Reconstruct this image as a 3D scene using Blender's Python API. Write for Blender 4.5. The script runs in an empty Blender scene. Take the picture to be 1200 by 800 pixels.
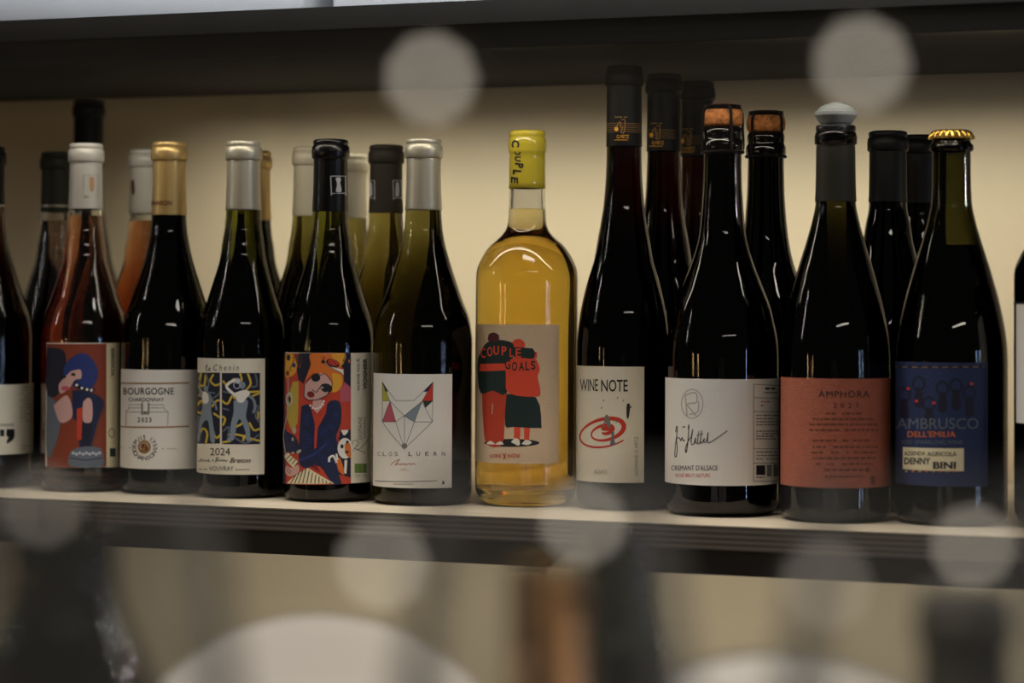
import bpy, bmesh, math, random
from mathutils import Vector, Matrix
SC = bpy.context.scene
COL = SC.collection
PI = math.pi
rnd = random.Random(7)

# ------------------------------------------------------------------ camera
F_PX = 2833.0                                  # 85 mm on a 36 mm sensor, image 1200 px wide
PSI, PITCH, ROLL = math.atan(.39), -.025, math.radians(.25)
CAM = Vector((math.sin(PSI)*1.92, -math.cos(PSI)*1.92, .163))
FW = Vector((-math.sin(PSI)*math.cos(PITCH), math.cos(PSI)*math.cos(PITCH), -math.sin(PITCH)))
_R0 = Vector((math.cos(PSI), math.sin(PSI), 0)); _U0 = _R0.cross(FW)
RT = _R0*math.cos(ROLL) + _U0*math.sin(ROLL); UP = _U0*math.cos(ROLL) - _R0*math.sin(ROLL)
CY = 350 - math.tan(-PITCH)*F_PX
cd = bpy.data.cameras.new('camera'); cam = bpy.data.objects.new('camera', cd); COL.objects.link(cam)
cd.sensor_width = 36; cd.lens = F_PX/1200*36
cd.shift_y = -(400-CY)/1200
m = Matrix((RT, UP, -FW)).transposed().to_4x4(); m.translation = CAM
cam.matrix_world = m
cd.clip_start = .02
cd.dof.use_dof = True; cd.dof.focus_distance = 1.88; cd.dof.aperture_fstop = 4.0; cd.dof.aperture_blades = 9
SC.camera = cam

def ray(px, py): return FW + RT*((px-600)/F_PX) - UP*((py-CY)/F_PX)
def at(px, py, d): return CAM + ray(px, py)*d          # a point at depth d
def face_cam(x, y): return math.atan2(CAM.y-y, CAM.x-x) + PI/2   # turns local -Y towards the viewer's side

# ------------------------------------------------------------------ world, light, exposure
w = bpy.data.worlds.new('world'); SC.world = w; w.use_nodes = True
w.node_tree.nodes['Background'].inputs[0].default_value = (1.0, .92, .80, 1)
w.node_tree.nodes['Background'].inputs[1].default_value = .027
vs = SC.view_settings
SC.display_settings.display_device = 'sRGB'
vs.view_transform = 'Standard'; vs.look = 'None'; vs.gamma = 1; vs.use_curve_mapping = False
vs.exposure = 0.0
cy = SC.cycles
cy.max_bounces = 24; cy.transmission_bounces = 20; cy.transparent_max_bounces = 24; cy.glossy_bounces = 6
cy.caustics_reflective = False; cy.caustics_refractive = False
cy.sample_clamp_indirect = 3.0; cy.sample_clamp_direct = 0.0
cy.use_denoising = True

def area(name, loc, target, sx, sy, power, color, up=None):
    l = bpy.data.lights.new(name, 'AREA'); l.shape = 'RECTANGLE'; l.size = sx; l.size_y = sy
    l.energy = power; l.color = color
    o = bpy.data.objects.new(name, l); COL.objects.link(o)
    d = (Vector(target)-Vector(loc)).normalized()
    if up is None: o.rotation_euler = d.to_track_quat('-Z', 'Y').to_euler()
    else:
        z = -d; x = Vector(up).cross(z).normalized(); y = z.cross(x)
        o.rotation_euler = Matrix((x, y, z)).transposed().to_euler()
    o.location = loc
    return o
CTR = Vector((0, 0, .15))
def around(az, dist, z):                       # az in degrees to the right of the line from the bottles to the viewer
    a = math.atan2(CAM.y, CAM.x) + math.radians(az)
    return Vector((math.cos(a)*dist, math.sin(a)*dist, z))
area('ceiling_tube', around(12, 3.1, 1.20), CTR, 1.5, .045, 2.2, (1.0, .92, .80))
area('shelf_spot', (.20, -.34, .74), (.14, 0, .06), .30, .10, .78, (1.0, .95, .86))
area('window_light_tall', around(78, 1.9, .95), CTR, .020, 1.25, 16.0, (1.0, .95, .92), up=(0, 0, 1))
area('window_light_left', around(-82, 2.2, .85), CTR, .018, .7, 2.4, (1.0, .95, .9), up=(0, 0, 1))
area('blue_lamp_a', around(46, 2.2, .02), CTR, .026, .55, 1.3, (.45, .62, 1.0), up=(0, 0, 1))
area('blue_lamp_b', around(52, 2.2, .02), CTR, .02, .55, .8, (.55, .70, 1.0), up=(0, 0, 1))
area('warm_lamp_a', around(-50, 2.2, .10), CTR, .022, .25, .5, (1.0, .66, .30), up=(0, 0, 1))
area('warm_lamp_b', around(-62, 2.2, .10), CTR, .022, .25, .5, (1.0, .66, .30), up=(0, 0, 1))
l = area('shelf_light_front', (.02, -.060, .3505), (.02, .02, .10), .85, .012, .45, (1.0, .90, .72), up=(0, 0, 1))
l = area('wall_fill', (-.02, .200, .3525), (-.02, .30, .20), .92, .02, .88, (1.0, .93, .75), up=(0, 0, 1)); l.data.spread = math.radians(110)  # added second strip, brightens the wall behind the bottles
l = area('shelf_light_lower', (.0, .10, -.0375), (.0, .30, -.25), 1.0, .014, .95, (1.0, .91, .74), up=(0, 0, 1))
l = area('foreground_fill', (.42, -1.30, .72), (.34, -.85, -.10), .25, .12, 1.7, (1.0, .92, .82)); l.data.spread = math.radians(62)  # added fill light for the plates and glasses in the foreground
area('carton_fill', (-.1, -.25, .95), (-.1, .0, .42), .9, .15, 9, (.90, .95, 1.0))  # added light above, only to brighten the cartons

# ------------------------------------------------------------------ materials
MATS = {}
def nt(name):
    mt = bpy.data.materials.new(name); mt.use_nodes = True
    return mt, mt.node_tree.nodes, mt.node_tree.links, mt.node_tree.nodes['Principled BSDF']
def lin(c): return tuple(((v/255+.055)/1.055)**2.4 if v > 10 else v/255/12.92 for v in c)
def mat(name, rgb, rough=.6, metal=0, spec=.5, noise=0, scale=40, bump=0, bscale=200, coat=0, trans=0, emit=0):
    if name in MATS: return MATS[name]
    mt, N, L, b = nt(name); c = lin(rgb)
    b.inputs['Base Color'].default_value = (*c, 1); b.inputs['Roughness'].default_value = rough
    b.inputs['Metallic'].default_value = metal; b.inputs['Specular IOR Level'].default_value = spec
    b.inputs['Coat Weight'].default_value = coat
    if emit: b.inputs['Emission Color'].default_value = (*c, 1); b.inputs['Emission Strength'].default_value = emit
    if noise or bump:
        tc = N.new('ShaderNodeTexCoord')
    if noise:
        n = N.new('ShaderNodeTexNoise'); n.inputs['Scale'].default_value = scale; n.inputs['Detail'].default_value = 5
        r = N.new('ShaderNodeValToRGB')
        r.color_ramp.elements[0].position = .3; r.color_ramp.elements[1].position = .7
        r.color_ramp.elements[0].color = (*[v*(1-noise) for v in c], 1)
        r.color_ramp.elements[1].color = (*[min(1, v*(1+noise*.5)) for v in c], 1)
        L.new(tc.outputs['Object'], n.inputs['Vector']); L.new(n.outputs['Fac'], r.inputs[0]); L.new(r.outputs[0], b.inputs['Base Color'])
    if bump:
        n = N.new('ShaderNodeTexNoise'); n.inputs['Scale'].default_value = bscale; n.inputs['Detail'].default_value = 4
        bp = N.new('ShaderNodeBump'); bp.inputs['Strength'].default_value = bump; bp.inputs['Distance'].default_value = .001
        L.new(tc.outputs['Object'], n.inputs['Vector']); L.new(n.outputs['Fac'], bp.inputs['Height']); L.new(bp.outputs[0], b.inputs['Normal'])
    MATS[name] = mt; return mt
def glass(name, ior=1.5, tint=(1, 1, 1), sigma=None, rough=0.0):
    """clear dielectric; sigma = absorption per metre for r, g, b"""
    if name in MATS: return MATS[name]
    mt, N, L, b = nt(name)
    b.inputs['Base Color'].default_value = (*tint, 1); b.inputs['Roughness'].default_value = rough
    b.inputs['IOR'].default_value = ior; b.inputs['Transmission Weight'].default_value = 1
    if sigma:
        v = N.new('ShaderNodeVolumeAbsorption'); d = max(sigma)*1.02
        v.inputs['Density'].default_value = d
        v.inputs['Color'].default_value = (*[max(0, 1-s/d) for s in sigma], 1)
        L.new(v.outputs[0], N['Material Output'].inputs['Volume'])
    MATS[name] = mt; return mt
def thin_glass(name, haze=.05):
    """wine-glass wall: clear sheet with a fresnel reflection and a light film painted in as pale diffuse colour"""
    mt = bpy.data.materials.new(name); mt.use_nodes = True; N = mt.node_tree.nodes; L = mt.node_tree.links; N.clear()
    o = N.new('ShaderNodeOutputMaterial'); t = N.new('ShaderNodeBsdfTransparent'); g = N.new('ShaderNodeBsdfGlossy')
    g.inputs['Roughness'].default_value = .03
    f = N.new('ShaderNodeFresnel'); f.inputs['IOR'].default_value = 1.25
    a = N.new('ShaderNodeMixShader'); L.new(f.outputs[0], a.inputs[0]); L.new(t.outputs[0], a.inputs[1]); L.new(g.outputs[0], a.inputs[2])
    d = N.new('ShaderNodeBsdfDiffuse'); d.inputs[0].default_value = (.85, .84, .8, 1)
    b = N.new('ShaderNodeMixShader'); b.inputs[0].default_value = haze  # pale share imitates the haze of blurred highlights
    L.new(a.outputs[0], b.inputs[1]); L.new(d.outputs[0], b.inputs[2]); L.new(b.outputs[0], o.inputs[0])
    return mt
def plywood():
    mt, N, L, b = nt('plywood')
    tc = N.new('ShaderNodeTexCoord'); sp = N.new('ShaderNodeSeparateXYZ'); L.new(tc.outputs['Object'], sp.inputs[0])
    geo = N.new('ShaderNodeNewGeometry'); sn = N.new('ShaderNodeSeparateXYZ'); L.new(geo.outputs['Normal'], sn.inputs[0])
    ab = N.new('ShaderNodeMath'); ab.operation = 'ABSOLUTE'; L.new(sn.outputs[2], ab.inputs[0])
    # plies: alternate veneers along z, 1.9 mm each
    mp = N.new('ShaderNodeMapping'); mp.inputs['Scale'].default_value = (3, 3, 1); L.new(tc.outputs['Object'], mp.inputs[0])
    nz = N.new('ShaderNodeTexNoise'); nz.inputs['Scale'].default_value = 4; L.new(mp.outputs[0], nz.inputs['Vector'])
    m1 = N.new('ShaderNodeMath'); m1.operation = 'MULTIPLY_ADD'; m1.inputs[1].default_value = .0009; L.new(nz.outputs['Fac'], m1.inputs[0]); L.new(sp.outputs[2], m1.inputs[2])
    m2 = N.new('ShaderNodeMath'); m2.operation = 'MULTIPLY'; m2.inputs[1].default_value = 2*PI/.0040; L.new(m1.outputs[0], m2.inputs[0])
    sn2 = N.new('ShaderNodeMath'); sn2.operation = 'SINE'; L.new(m2.outputs[0], sn2.inputs[0])
    r = N.new('ShaderNodeValToRGB'); r.color_ramp.elements[0].position = .35; r.color_ramp.elements[1].position = .6
    r.color_ramp.elements[0].color = (.07, .055, .04, 1); r.color_ramp.elements[1].color = (.15, .125, .095, 1)
    h = N.new('ShaderNodeMath'); h.operation = 'MULTIPLY_ADD'; h.inputs[1].default_value = .5; h.inputs[2].default_value = .5; L.new(sn2.outputs[0], h.inputs[0]); L.new(h.outputs[0], r.inputs[0])
    # face grain, long along x
    mp2 = N.new('ShaderNodeMapping'); mp2.inputs['Scale'].default_value = (2.5, 45, 1); L.new(tc.outputs['Object'], mp2.inputs[0])
    n2 = N.new('ShaderNodeTexNoise'); n2.inputs['Scale'].default_value = 6; n2.inputs['Detail'].default_value = 6; n2.inputs['Distortion'].default_value = .6; L.new(mp2.outputs[0], n2.inputs['Vector'])
    r2 = N.new('ShaderNodeValToRGB'); r2.color_ramp.elements[0].position = .3; r2.color_ramp.elements[1].position = .72
    r2.color_ramp.elements[0].color = (.50, .38, .24, 1); r2.color_ramp.elements[1].color = (.72, .59, .42, 1); L.new(n2.outputs['Fac'], r2.inputs[0])
    mx = N.new('ShaderNodeMix'); mx.data_type = 'RGBA'; L.new(ab.outputs[0], mx.inputs[0]); L.new(r.outputs[0], mx.inputs[6]); L.new(r2.outputs[0], mx.inputs[7])
    L.new(mx.outputs[2], b.inputs['Base Color']); b.inputs['Roughness'].default_value = .55
    bp = N.new('ShaderNodeBump'); bp.inputs['Strength'].default_value = .15; bp.inputs['Distance'].default_value = .0005; L.new(n2.outputs['Fac'], bp.inputs['Height']); L.new(bp.outputs[0], b.inputs['Normal'])
    MATS['plywood'] = mt; return mt
PLY = plywood()
WALL = mat('wall_paint', (224, 211, 184), .85, noise=.05, scale=3, bump=.25, bscale=120)

# ------------------------------------------------------------------ object helpers
def link(name, me, m=None, parent=None, loc=None, rz=0):
    o = bpy.data.objects.new(name, me); COL.objects.link(o)
    if m is not None:
        for x in (m if isinstance(m, (list, tuple)) else [m]): me.materials.append(x)
    if parent is not None: o.parent = parent
    if loc is not None: o.location = loc; o.rotation_euler.z = rz
    return o
def thing(name, label, cat, loc=(0, 0, 0), rz=0, group=None):
    o = bpy.data.objects.new(name, None); COL.objects.link(o); o.empty_display_size = .02
    o.location = loc; o.rotation_euler.z = rz; o['label'] = label; o['category'] = cat
    if group: o['group'] = group
    return o
def tag(o, label=None, cat=None, group=None, kind=None):
    for k, v in (('label', label), ('category', cat), ('group', group), ('kind', kind)):
        if v: o[k] = v
    return o
def me_of(bm, name, smooth=True):
    me = bpy.data.meshes.new(name); bm.to_mesh(me); bm.free()
    if smooth:
        for p in me.polygons: p.use_smooth = True
    return me
def lathe(name, prof, seg=64, closed=False, sharp=35, mod=None):
    """prof: (z, r) pairs; first/last with r=0 become poles"""
    bm = bmesh.new(); rings = []
    for z, r in prof:
        if r < 1e-6: rings.append([bm.verts.new((0, 0, z))])
        else:
            ring = []
            for i in range(seg):
                a = 2*PI*i/seg; rr = r if mod is None else r + mod(a, z, r)
                ring.append(bm.verts.new((rr*math.cos(a), rr*math.sin(a), z)))
            rings.append(ring)
    pairs = list(zip(rings, rings[1:])) + ([(rings[-1], rings[0])] if closed else [])
    for a, b in pairs:
        if len(a) == 1 and len(b) == 1: continue
        for i in range(seg):
            j = (i+1) % seg
            if len(a) == 1: bm.faces.new((a[0], b[j], b[i]))
            elif len(b) == 1: bm.faces.new((a[i], a[j], b[0]))
            else: bm.faces.new((a[i], a[j], b[j], b[i]))
    bmesh.ops.recalc_face_normals(bm, faces=bm.faces)
    me = me_of(bm, name)
    me.set_sharp_from_angle(angle=math.radians(sharp))
    return me
def box(bm, x0, x1, y0, y1, z0, z1, bev=0):
    r = bmesh.ops.create_cube(bm, size=1)
    for v in r['verts']:
        v.co = Vector((x0+(v.co.x+.5)*(x1-x0), y0+(v.co.y+.5)*(y1-y0), z0+(v.co.z+.5)*(z1-z0)))
    if bev:
        es = list({e for v in r['verts'] for e in v.link_edges})
        bmesh.ops.bevel(bm, geom=es, offset=bev, segments=2, affect='EDGES')
def box_me(name, *a, bev=0):
    bm = bmesh.new(); box(bm, *a, bev=bev); return me_of(bm, name, False)
def tube(bm, pts, r, seg=8, cap=True):
    pts = [Vector(p) for p in pts]; rings = []
    t0 = (pts[1]-pts[0]).normalized(); n = t0.orthogonal().normalized()
    for i, p in enumerate(pts):
        t = (pts[min(i+1, len(pts)-1)]-pts[max(i-1, 0)]).normalized()
        n = (n - t*n.dot(t)).normalized(); b = t.cross(n)
        rings.append([bm.verts.new(p + (n*math.cos(2*PI*k/seg)+b*math.sin(2*PI*k/seg))*r) for k in range(seg)])
    for a, b in zip(rings, rings[1:]):
        for k in range(seg): bm.faces.new((a[k], a[(k+1) % seg], b[(k+1) % seg], b[k]))
    if cap:
        bm.faces.new(rings[0][::-1]); bm.faces.new(rings[-1])
def pchip(pts, n=70):
    """monotone cubic through (z, r) points"""
    xs = [p[0] for p in pts]; ys = [p[1] for p in pts]; N = len(xs)
    d = [(ys[i+1]-ys[i])/(xs[i+1]-xs[i]) for i in range(N-1)]
    mm = [d[0]] + [0 if d[i-1]*d[i] <= 0 else 2*d[i-1]*d[i]/(d[i-1]+d[i]) for i in range(1, N-1)] + [d[-1]]
    def f(x):
        i = 0
        while i < N-2 and x > xs[i+1]: i += 1
        h = xs[i+1]-xs[i]; t = (x-xs[i])/h
        return (2*t**3-3*t*t+1)*ys[i] + (t**3-2*t*t+t)*h*mm[i] + (-2*t**3+3*t*t)*ys[i+1] + (t**3-t*t)*h*mm[i+1]
    return f

# ------------------------------------------------------------------ the setting
o = link('wall_back', box_me('wall_back', -1.6, 1.8, .38, .44, -.95, 1.5), WALL); tag(o, kind='structure')
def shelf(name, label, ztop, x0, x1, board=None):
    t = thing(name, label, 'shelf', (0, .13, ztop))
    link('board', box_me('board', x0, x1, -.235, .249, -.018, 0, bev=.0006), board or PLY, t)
    link('underside', box_me('underside', x0, x1, -.2138, .249, -.0200, -.0181), mat('under_shade', (30, 28, 26), .7), t)  # added sheet, its black stands in for shade under the board
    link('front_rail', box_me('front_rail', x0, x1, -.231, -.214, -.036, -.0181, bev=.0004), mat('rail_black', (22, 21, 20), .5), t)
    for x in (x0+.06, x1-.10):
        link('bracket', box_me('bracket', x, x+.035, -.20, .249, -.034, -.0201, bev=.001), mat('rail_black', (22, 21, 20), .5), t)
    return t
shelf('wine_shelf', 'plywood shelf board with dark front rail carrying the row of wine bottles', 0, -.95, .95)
shelf('upper_shelf', 'plywood shelf coloured as in shade above the bottles at the top of the picture', .388, -.95, .95, mat('shaded_board', (44, 40, 36), .6, noise=.2, scale=20))  # dark colour takes the place of shade on this board
o = link('floor', box_me('floor', -3.2, 3.2, -4.2, .38, -1.0, -.95), mat('floor_dark', (70, 56, 44), .6, noise=.3, scale=4)); tag(o, kind='structure')

# ------------------------------------------------------------------ label printing kit
INK = {}
def ink(name, rgb, **k):
    if name not in INK: INK[name] = mat('ink_'+name, rgb, .62, noise=.0, **k)
    return name
for n_, c_ in dict(black=(22, 20, 24), grey=(120, 116, 108), soft=(178, 170, 156), gold=(150, 112, 58), navy=(20, 29, 66), blue=(34, 50, 112), deep=(14, 16, 40),
                   red=(196, 52, 34), dred=(120, 26, 26), orange=(214, 110, 36), amber=(222, 158, 40), mustard=(186, 160, 60), yellow=(206, 176, 50),
                   pink=(206, 160, 150), rose=(186, 84, 100), white=(232, 226, 214), cream=(226, 214, 176), green=(110, 140, 70), dgreen=(28, 58, 48), bgreen=(16, 40, 38),
                   steel=(128, 140, 150), slate=(96, 104, 116), brown=(110, 56, 30), maroon=(84, 20, 34), burnt=(132, 54, 28), rust=(190, 60, 34), fig=(224, 74, 48), tan=(200, 160, 120),
                   brick=(176, 92, 64), olive=(176, 172, 60), silver=(190, 192, 200), dblue=(30, 52, 104), mblue=(44, 72, 130)).items(): ink(n_, c_)
_TX = {}
def text2d(s, bold=0., shear=0., space=1.):
    key = (s, bold, shear, space)
    if key not in _TX:
        cu = bpy.data.curves.new('t', 'FONT'); cu.body = s; cu.offset = bold; cu.shear = shear; cu.resolution_u = 3; cu.space_character = space
        ob = bpy.data.objects.new('t', cu); COL.objects.link(ob)
        bpy.context.view_layer.update()
        dg = bpy.context.evaluated_depsgraph_get(); ev = ob.evaluated_get(dg); me = ev.to_mesh()
        vs_ = [(v.co.x, v.co.y) for v in me.vertices]; fs = [tuple(p.vertices) for p in me.polygons]
        ev.to_mesh_clear(); bpy.data.objects.remove(ob); bpy.data.curves.remove(cu)
        xs = [v[0] for v in vs_]; ys = [v[1] for v in vs_]
        _TX[key] = (vs_, fs, min(xs), max(xs), min(ys), max(ys))
    return _TX[key]
def smooth_line(p, n=6):
    out = []
    P = [p[0]] + list(p) + [p[-1]]
    for i in range(1, len(P)-2):
        a, b, c, d = P[i-1:i+3]
        for k in range(n):
            t = k/n
            out.append(tuple(.5*((2*b[j]) + (-a[j]+c[j])*t + (2*a[j]-5*b[j]+4*c[j]-d[j])*t*t + (-a[j]+3*b[j]-3*c[j]+d[j])*t**3) for j in (0, 1)))
    return out + [tuple(p[-1])]
class Label:
    """flat print laid out on a sheet and wrapped round the bottle's cylinder"""
    def __init__(s, root, R, tf=(1, 0, 0)):
        s.root = root; s.R = R; s.tf = tf; s.bm = bmesh.new(); s.mats = []; s.count = 0
        s.c = Vector(root.location[:2]); s.rz = root.rotation_euler.z
    def uv(s, x, y):                                  # sheet position -> (arc length, height)
        px = s.tf[1] + x/s.tf[0]; py = s.tf[2] + y/s.tf[0]
        v = ray(px, py); o2 = Vector(CAM[:2])-s.c; d2 = Vector(v[:2])
        A = d2.dot(d2); B = o2.dot(d2); C = o2.dot(o2)-s.R**2; D = B*B-A*C
        if D < 0:                                     # past the silhouette: stay on its edge
            t = -B/A
        else: t = (-B-math.sqrt(D))/A
        P = CAM + v*t; q = Vector(P[:2])-s.c
        a = math.atan2(q.y, q.x) - (s.rz - PI/2)
        a = (a+PI) % (2*PI) - PI
        return (a*s.R, P.z)
    def mi(s, m_):
        if m_ not in s.mats: s.mats.append(m_)
        return s.mats.index(m_)
    def _poly(s, uvs, m_, lay):
        vs_ = [s.bm.verts.new((u, v, lay)) for u, v in uvs]
        try:
            f = s.bm.faces.new(vs_); f.material_index = s.mi(m_)
        except ValueError: pass
        s.count += 1
    def poly(s, pts, m_, lay=1): s._poly([s.uv(*p) for p in pts], m_, lay)
    def blob(s, pts, m_, lay=1, n=4): s.poly(smooth_line(list(pts)+[pts[0]], n)[:-1], m_, lay)
    def rect(s, x0, y0, x1, y1, m_, lay=1):
        s.poly([(x0, y0), (x1, y0), (x1, y1), (x0, y1)], m_, lay)
    def ell(s, x, y, rx, ry, m_, lay=1, n=18, rot=0):
        c, q = math.cos(rot), math.sin(rot)
        s.poly([(x+rx*math.cos(2*PI*i/n)*c-ry*math.sin(2*PI*i/n)*q, y+rx*math.cos(2*PI*i/n)*q+ry*math.sin(2*PI*i/n)*c) for i in range(n)], m_, lay)
    def ring(s, x, y, rx, ry, wd, m_, lay=1, n=20):
        s.line([(x+rx*math.cos(2*PI*i/n), y+ry*math.sin(2*PI*i/n)) for i in range(n+1)], wd, m_, lay, sm=0)
    def line(s, pts, wd, m_, lay=1, sm=0):
        """stroke; wd one number or one per point, in sheet units"""
        if sm:
            if isinstance(wd, (list, tuple)):
                w2 = [wd[min(len(wd)-1, i//sm)] for i in range((len(pts)-1)*sm+1)]; wd = w2
            pts = smooth_line(pts, sm)
        W = wd if isinstance(wd, (list, tuple)) else [wd]*len(pts)
        L_, R_ = [], []
        for i, p in enumerate(pts):
            a = pts[max(i-1, 0)]; b = pts[min(i+1, len(pts)-1)]
            dx, dy = b[0]-a[0], b[1]-a[1]; l = math.hypot(dx, dy) or 1
            nx, ny = -dy/l*W[i]/2, dx/l*W[i]/2
            L_.append((p[0]+nx, p[1]+ny)); R_.append((p[0]-nx, p[1]-ny))
        l3 = [s.bm.verts.new((*s.uv(*q), lay)) for q in L_]; r3 = [s.bm.verts.new((*s.uv(*q), lay)) for q in R_]
        k = s.mi(m_)
        for i in range(len(pts)-1):
            f = s.bm.faces.new((l3[i], l3[i+1], r3[i+1], r3[i])); f.material_index = k
        s.count += 1
    def text(s, t, x0, x1, y0, y1, m_='black', lay=3, bold=0., shear=0., rot=0, space=1.):
        """fits the string in the sheet box; rot 90 reads upward, -90 downward"""
        if bold and ('M' in t or 'm' in t):            # thicken by two shifted copies
            d = abs(y1-y0 if rot == 0 else x1-x0)*bold*.9; dd = (d, 0) if rot == 0 else (0, d)
            for q in (-1, 1): s.text(t, x0+q*dd[0], x1+q*dd[0], y0+q*dd[1], y1+q*dd[1], m_, lay+(.3 if q > 0 else 0), 0, shear, rot, space)
            return
        V, Fs, a0, a1, b0, b1 = text2d(t, bold, shear, space)
        k = s.mi(m_); nv = []
        for x, y in V:
            fx = (x-a0)/(a1-a0); fy = (y-b0)/(b1-b0)
            if rot == 0: X, Y = x0+fx*(x1-x0), y1+fy*(y0-y1)
            elif rot == 90: X, Y = x1+fy*(x0-x1), y1+fx*(y0-y1)
            else: X, Y = x0+fy*(x1-x0), y0+fx*(y1-y0)
            nv.append(s.bm.verts.new((*s.uv(X, Y), lay)))
        for f in Fs:
            try: g = s.bm.faces.new([nv[i] for i in f]); g.material_index = k
            except ValueError: pass
        s.count += 1
    def arc_text(s, t, cx, cy_, r, a0, a1, h, m_='black', lay=3, bold=.01, inward=False):
        k = s.mi(m_); chars = list(t)
        for i, ch in enumerate(chars):
            if ch == ' ': continue
            a = math.radians(a0+(a1-a0)*(i+.5)/len(chars))
            V, Fs, p0, p1, q0, q1 = text2d(ch, bold)
            sc_ = h/.70; nv = []
            for x, y in V:
                X = (x-(p0+p1)/2)*sc_; Y = (y-.35)*sc_
                if inward: rr = r-Y; aa = a - X/r
                else: rr = r+Y; aa = a + X/r
                nv.append(s.bm.verts.new((*s.uv(cx+rr*math.sin(aa), cy_-rr*math.cos(aa)), lay)))
            for f in Fs:
                try: g = s.bm.faces.new([nv[j] for j in f]); g.material_index = k
                except ValueError: pass
    def dashes(s, x0, x1, y, h, m_='grey', lay=3, seed=1, fill=.75):
        r = random.Random(seed); x = x0
        while x < x1:
            wd = r.uniform(.8, 3.2)*h
            if r.random() < fill: s.rect(x, y-h/2, min(x+wd, x1), y+h/2, m_, lay)
            x += wd + h*.6
    def finish(s, paper, prints='print', off=.00012, step=.00003):
        if not s.bm.faces:
            s.bm.free(); return
        bmesh.ops.triangulate(s.bm, faces=[f for f in s.bm.faces if len(f.verts) > 4])
        us = [v.co.x for v in s.bm.verts]; u = math.floor(min(us)/.003)*.003
        while u < max(us):
            bmesh.ops.bisect_plane(s.bm, geom=s.bm.verts[:]+s.bm.edges[:]+s.bm.faces[:], plane_co=(u, 0, 0), plane_no=(1, 0, 0), dist=1e-7)
            u += .003
        for v in s.bm.verts:
            a = v.co.x/s.R; r = s.R + off + step*v.co.z
            v.co = Vector((r*math.sin(a), -r*math.cos(a), v.co.y))
        me = me_of(s.bm, prints, False)
        o = link(prints, me, [MATS['ink_'+n] for n in s.mats], paper)
        return o
def paper(root, R, u0, u1, z0, z1, m_, name='label', thick=.00010, tag_label=None):
    """rectangular paper label glued on the cylinder, corners square"""
    bm = bmesh.new(); n = max(6, int((u1-u0)/.002)); rr = (R+.00002, R+thick)
    g = [[[None]*2 for _ in range(2)] for _ in range(n+1)]
    for i in range(n+1):
        a = (u0+(u1-u0)*i/n)/R
        for j, z in enumerate((z0, z1)):
            for k, r in enumerate(rr): g[i][j][k] = bm.verts.new((r*math.sin(a), -r*math.cos(a), z))
    for i in range(n):
        a, b = g[i], g[i+1]
        bm.faces.new((a[0][1], b[0][1], b[1][1], a[1][1])); bm.faces.new((a[0][0], a[1][0], b[1][0], b[0][0]))
        bm.faces.new((a[0][0], b[0][0], b[0][1], a[0][1])); bm.faces.new((a[1][0], a[1][1], b[1][1], b[1][0]))
    bm.faces.new((g[0][0][0], g[0][0][1], g[0][1][1], g[0][1][0])); bm.faces.new((g[n][0][0], g[n][1][0], g[n][1][1], g[n][0][1]))
    bmesh.ops.recalc_face_normals(bm, faces=bm.faces)
    me = me_of(bm, name); me.set_sharp_from_angle(angle=math.radians(30))
    o = link(name, me, m_, root)
    if tag_label: o['label'] = tag_label
    return o
PAPER = mat('paper_cream', (226, 217, 196), .75, bump=.3, bscale=900)
PAPERW = mat('paper_white', (228, 222, 212), .8, bump=.35, bscale=1600)

# ------------------------------------------------------------------ bottles
# silhouettes: height in metres, radius as share of the body radius (first lists) or metres (necks)
def prof_burgundy(R): return [(.0, .80*R), (.0015, .90*R), (.005, .975*R), (.010, R), (.127, R), (.145, .945*R), (.161, .80*R), (.178, .655*R), (.195, .52*R), (.208, .0172), (.222, .0150), (.238, .0141), (.262, .0133), (.30, .0131)]
def prof_wide(R): return [(.0, .80*R), (.0015, .90*R), (.005, .975*R), (.010, R), (.118, R), (.131, .985*R), (.157, .88*R), (.182, .72*R), (.208, .525*R), (.222, .0175), (.235, .0150), (.250, .0143), (.300, .0138)]
def prof_champ(R): return [(.0, .80*R), (.0015, .90*R), (.006, .975*R), (.012, R), (.118, R), (.131, .985*R), (.141, .945*R), (.158, .85*R), (.177, .68*R), (.194, .53*R), (.213, .0180), (.235, .0158), (.255, .0147), (.32, .0138)]
def prof_flute(R): return [(.0, .80*R), (.0015, .90*R), (.005, .975*R), (.010, R), (.122, R), (.133, .985*R), (.148, .945*R), (.163, .87*R), (.180, .755*R), (.194, .64*R), (.210, .0206), (.224, .0180), (.240, .0157), (.262, .0142), (.283, .0136), (.36, .0130)]
def prof_bord(R): return [(.0, .70*R), (.0015, .82*R), (.006, .94*R), (.014, R), (.179, R), (.186, .985*R), (.1925, .925*R), (.199, .84*R), (.206, .71*R), (.2125, .52*R), (.219, .0166), (.225, .0152), (.236, .0147), (.252, .0143), (.30, .0139)]
HEEL = [0, .0005, .001, .002, .003, .0045, .006, .008, .010, .012, .014]
def outer(prof, R, ztop):
    f = pchip(prof(R)); n = 78
    zs = HEEL + [.014+(ztop-.014)*i/n for i in range(1, n+1)]
    return [(z, f(z)) for z in zs], f
BLACKG = glass('glass_near_black', 1.5, (.9, .92, .9), (300, 320, 420))
GREEN_DK = glass('glass_dark_olive', 1.46, (.95, .97, .9), (78, 76, 150))
GREEN = glass('glass_olive', 1.40, (.95, .97, .9), (66, 70, 112))
GREEN_LT = glass('glass_pale_olive', 1.40, (.95, .97, .9), (58, 64, 104))
REDW = glass('glass_red_wine', 1.44, (.95, .9, .9), (190, 420, 450))
ROSEG = glass('glass_dim_rose', 1.42, (.95, .93, .9), (22, 58, 90))
CLEAR = glass('glass_clear', 1.5, (.985, .99, .985), None)
W_AMBER = glass('wine_amber', 1.33, (1, 1, 1), (1.4, 7.6, 36))
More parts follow.
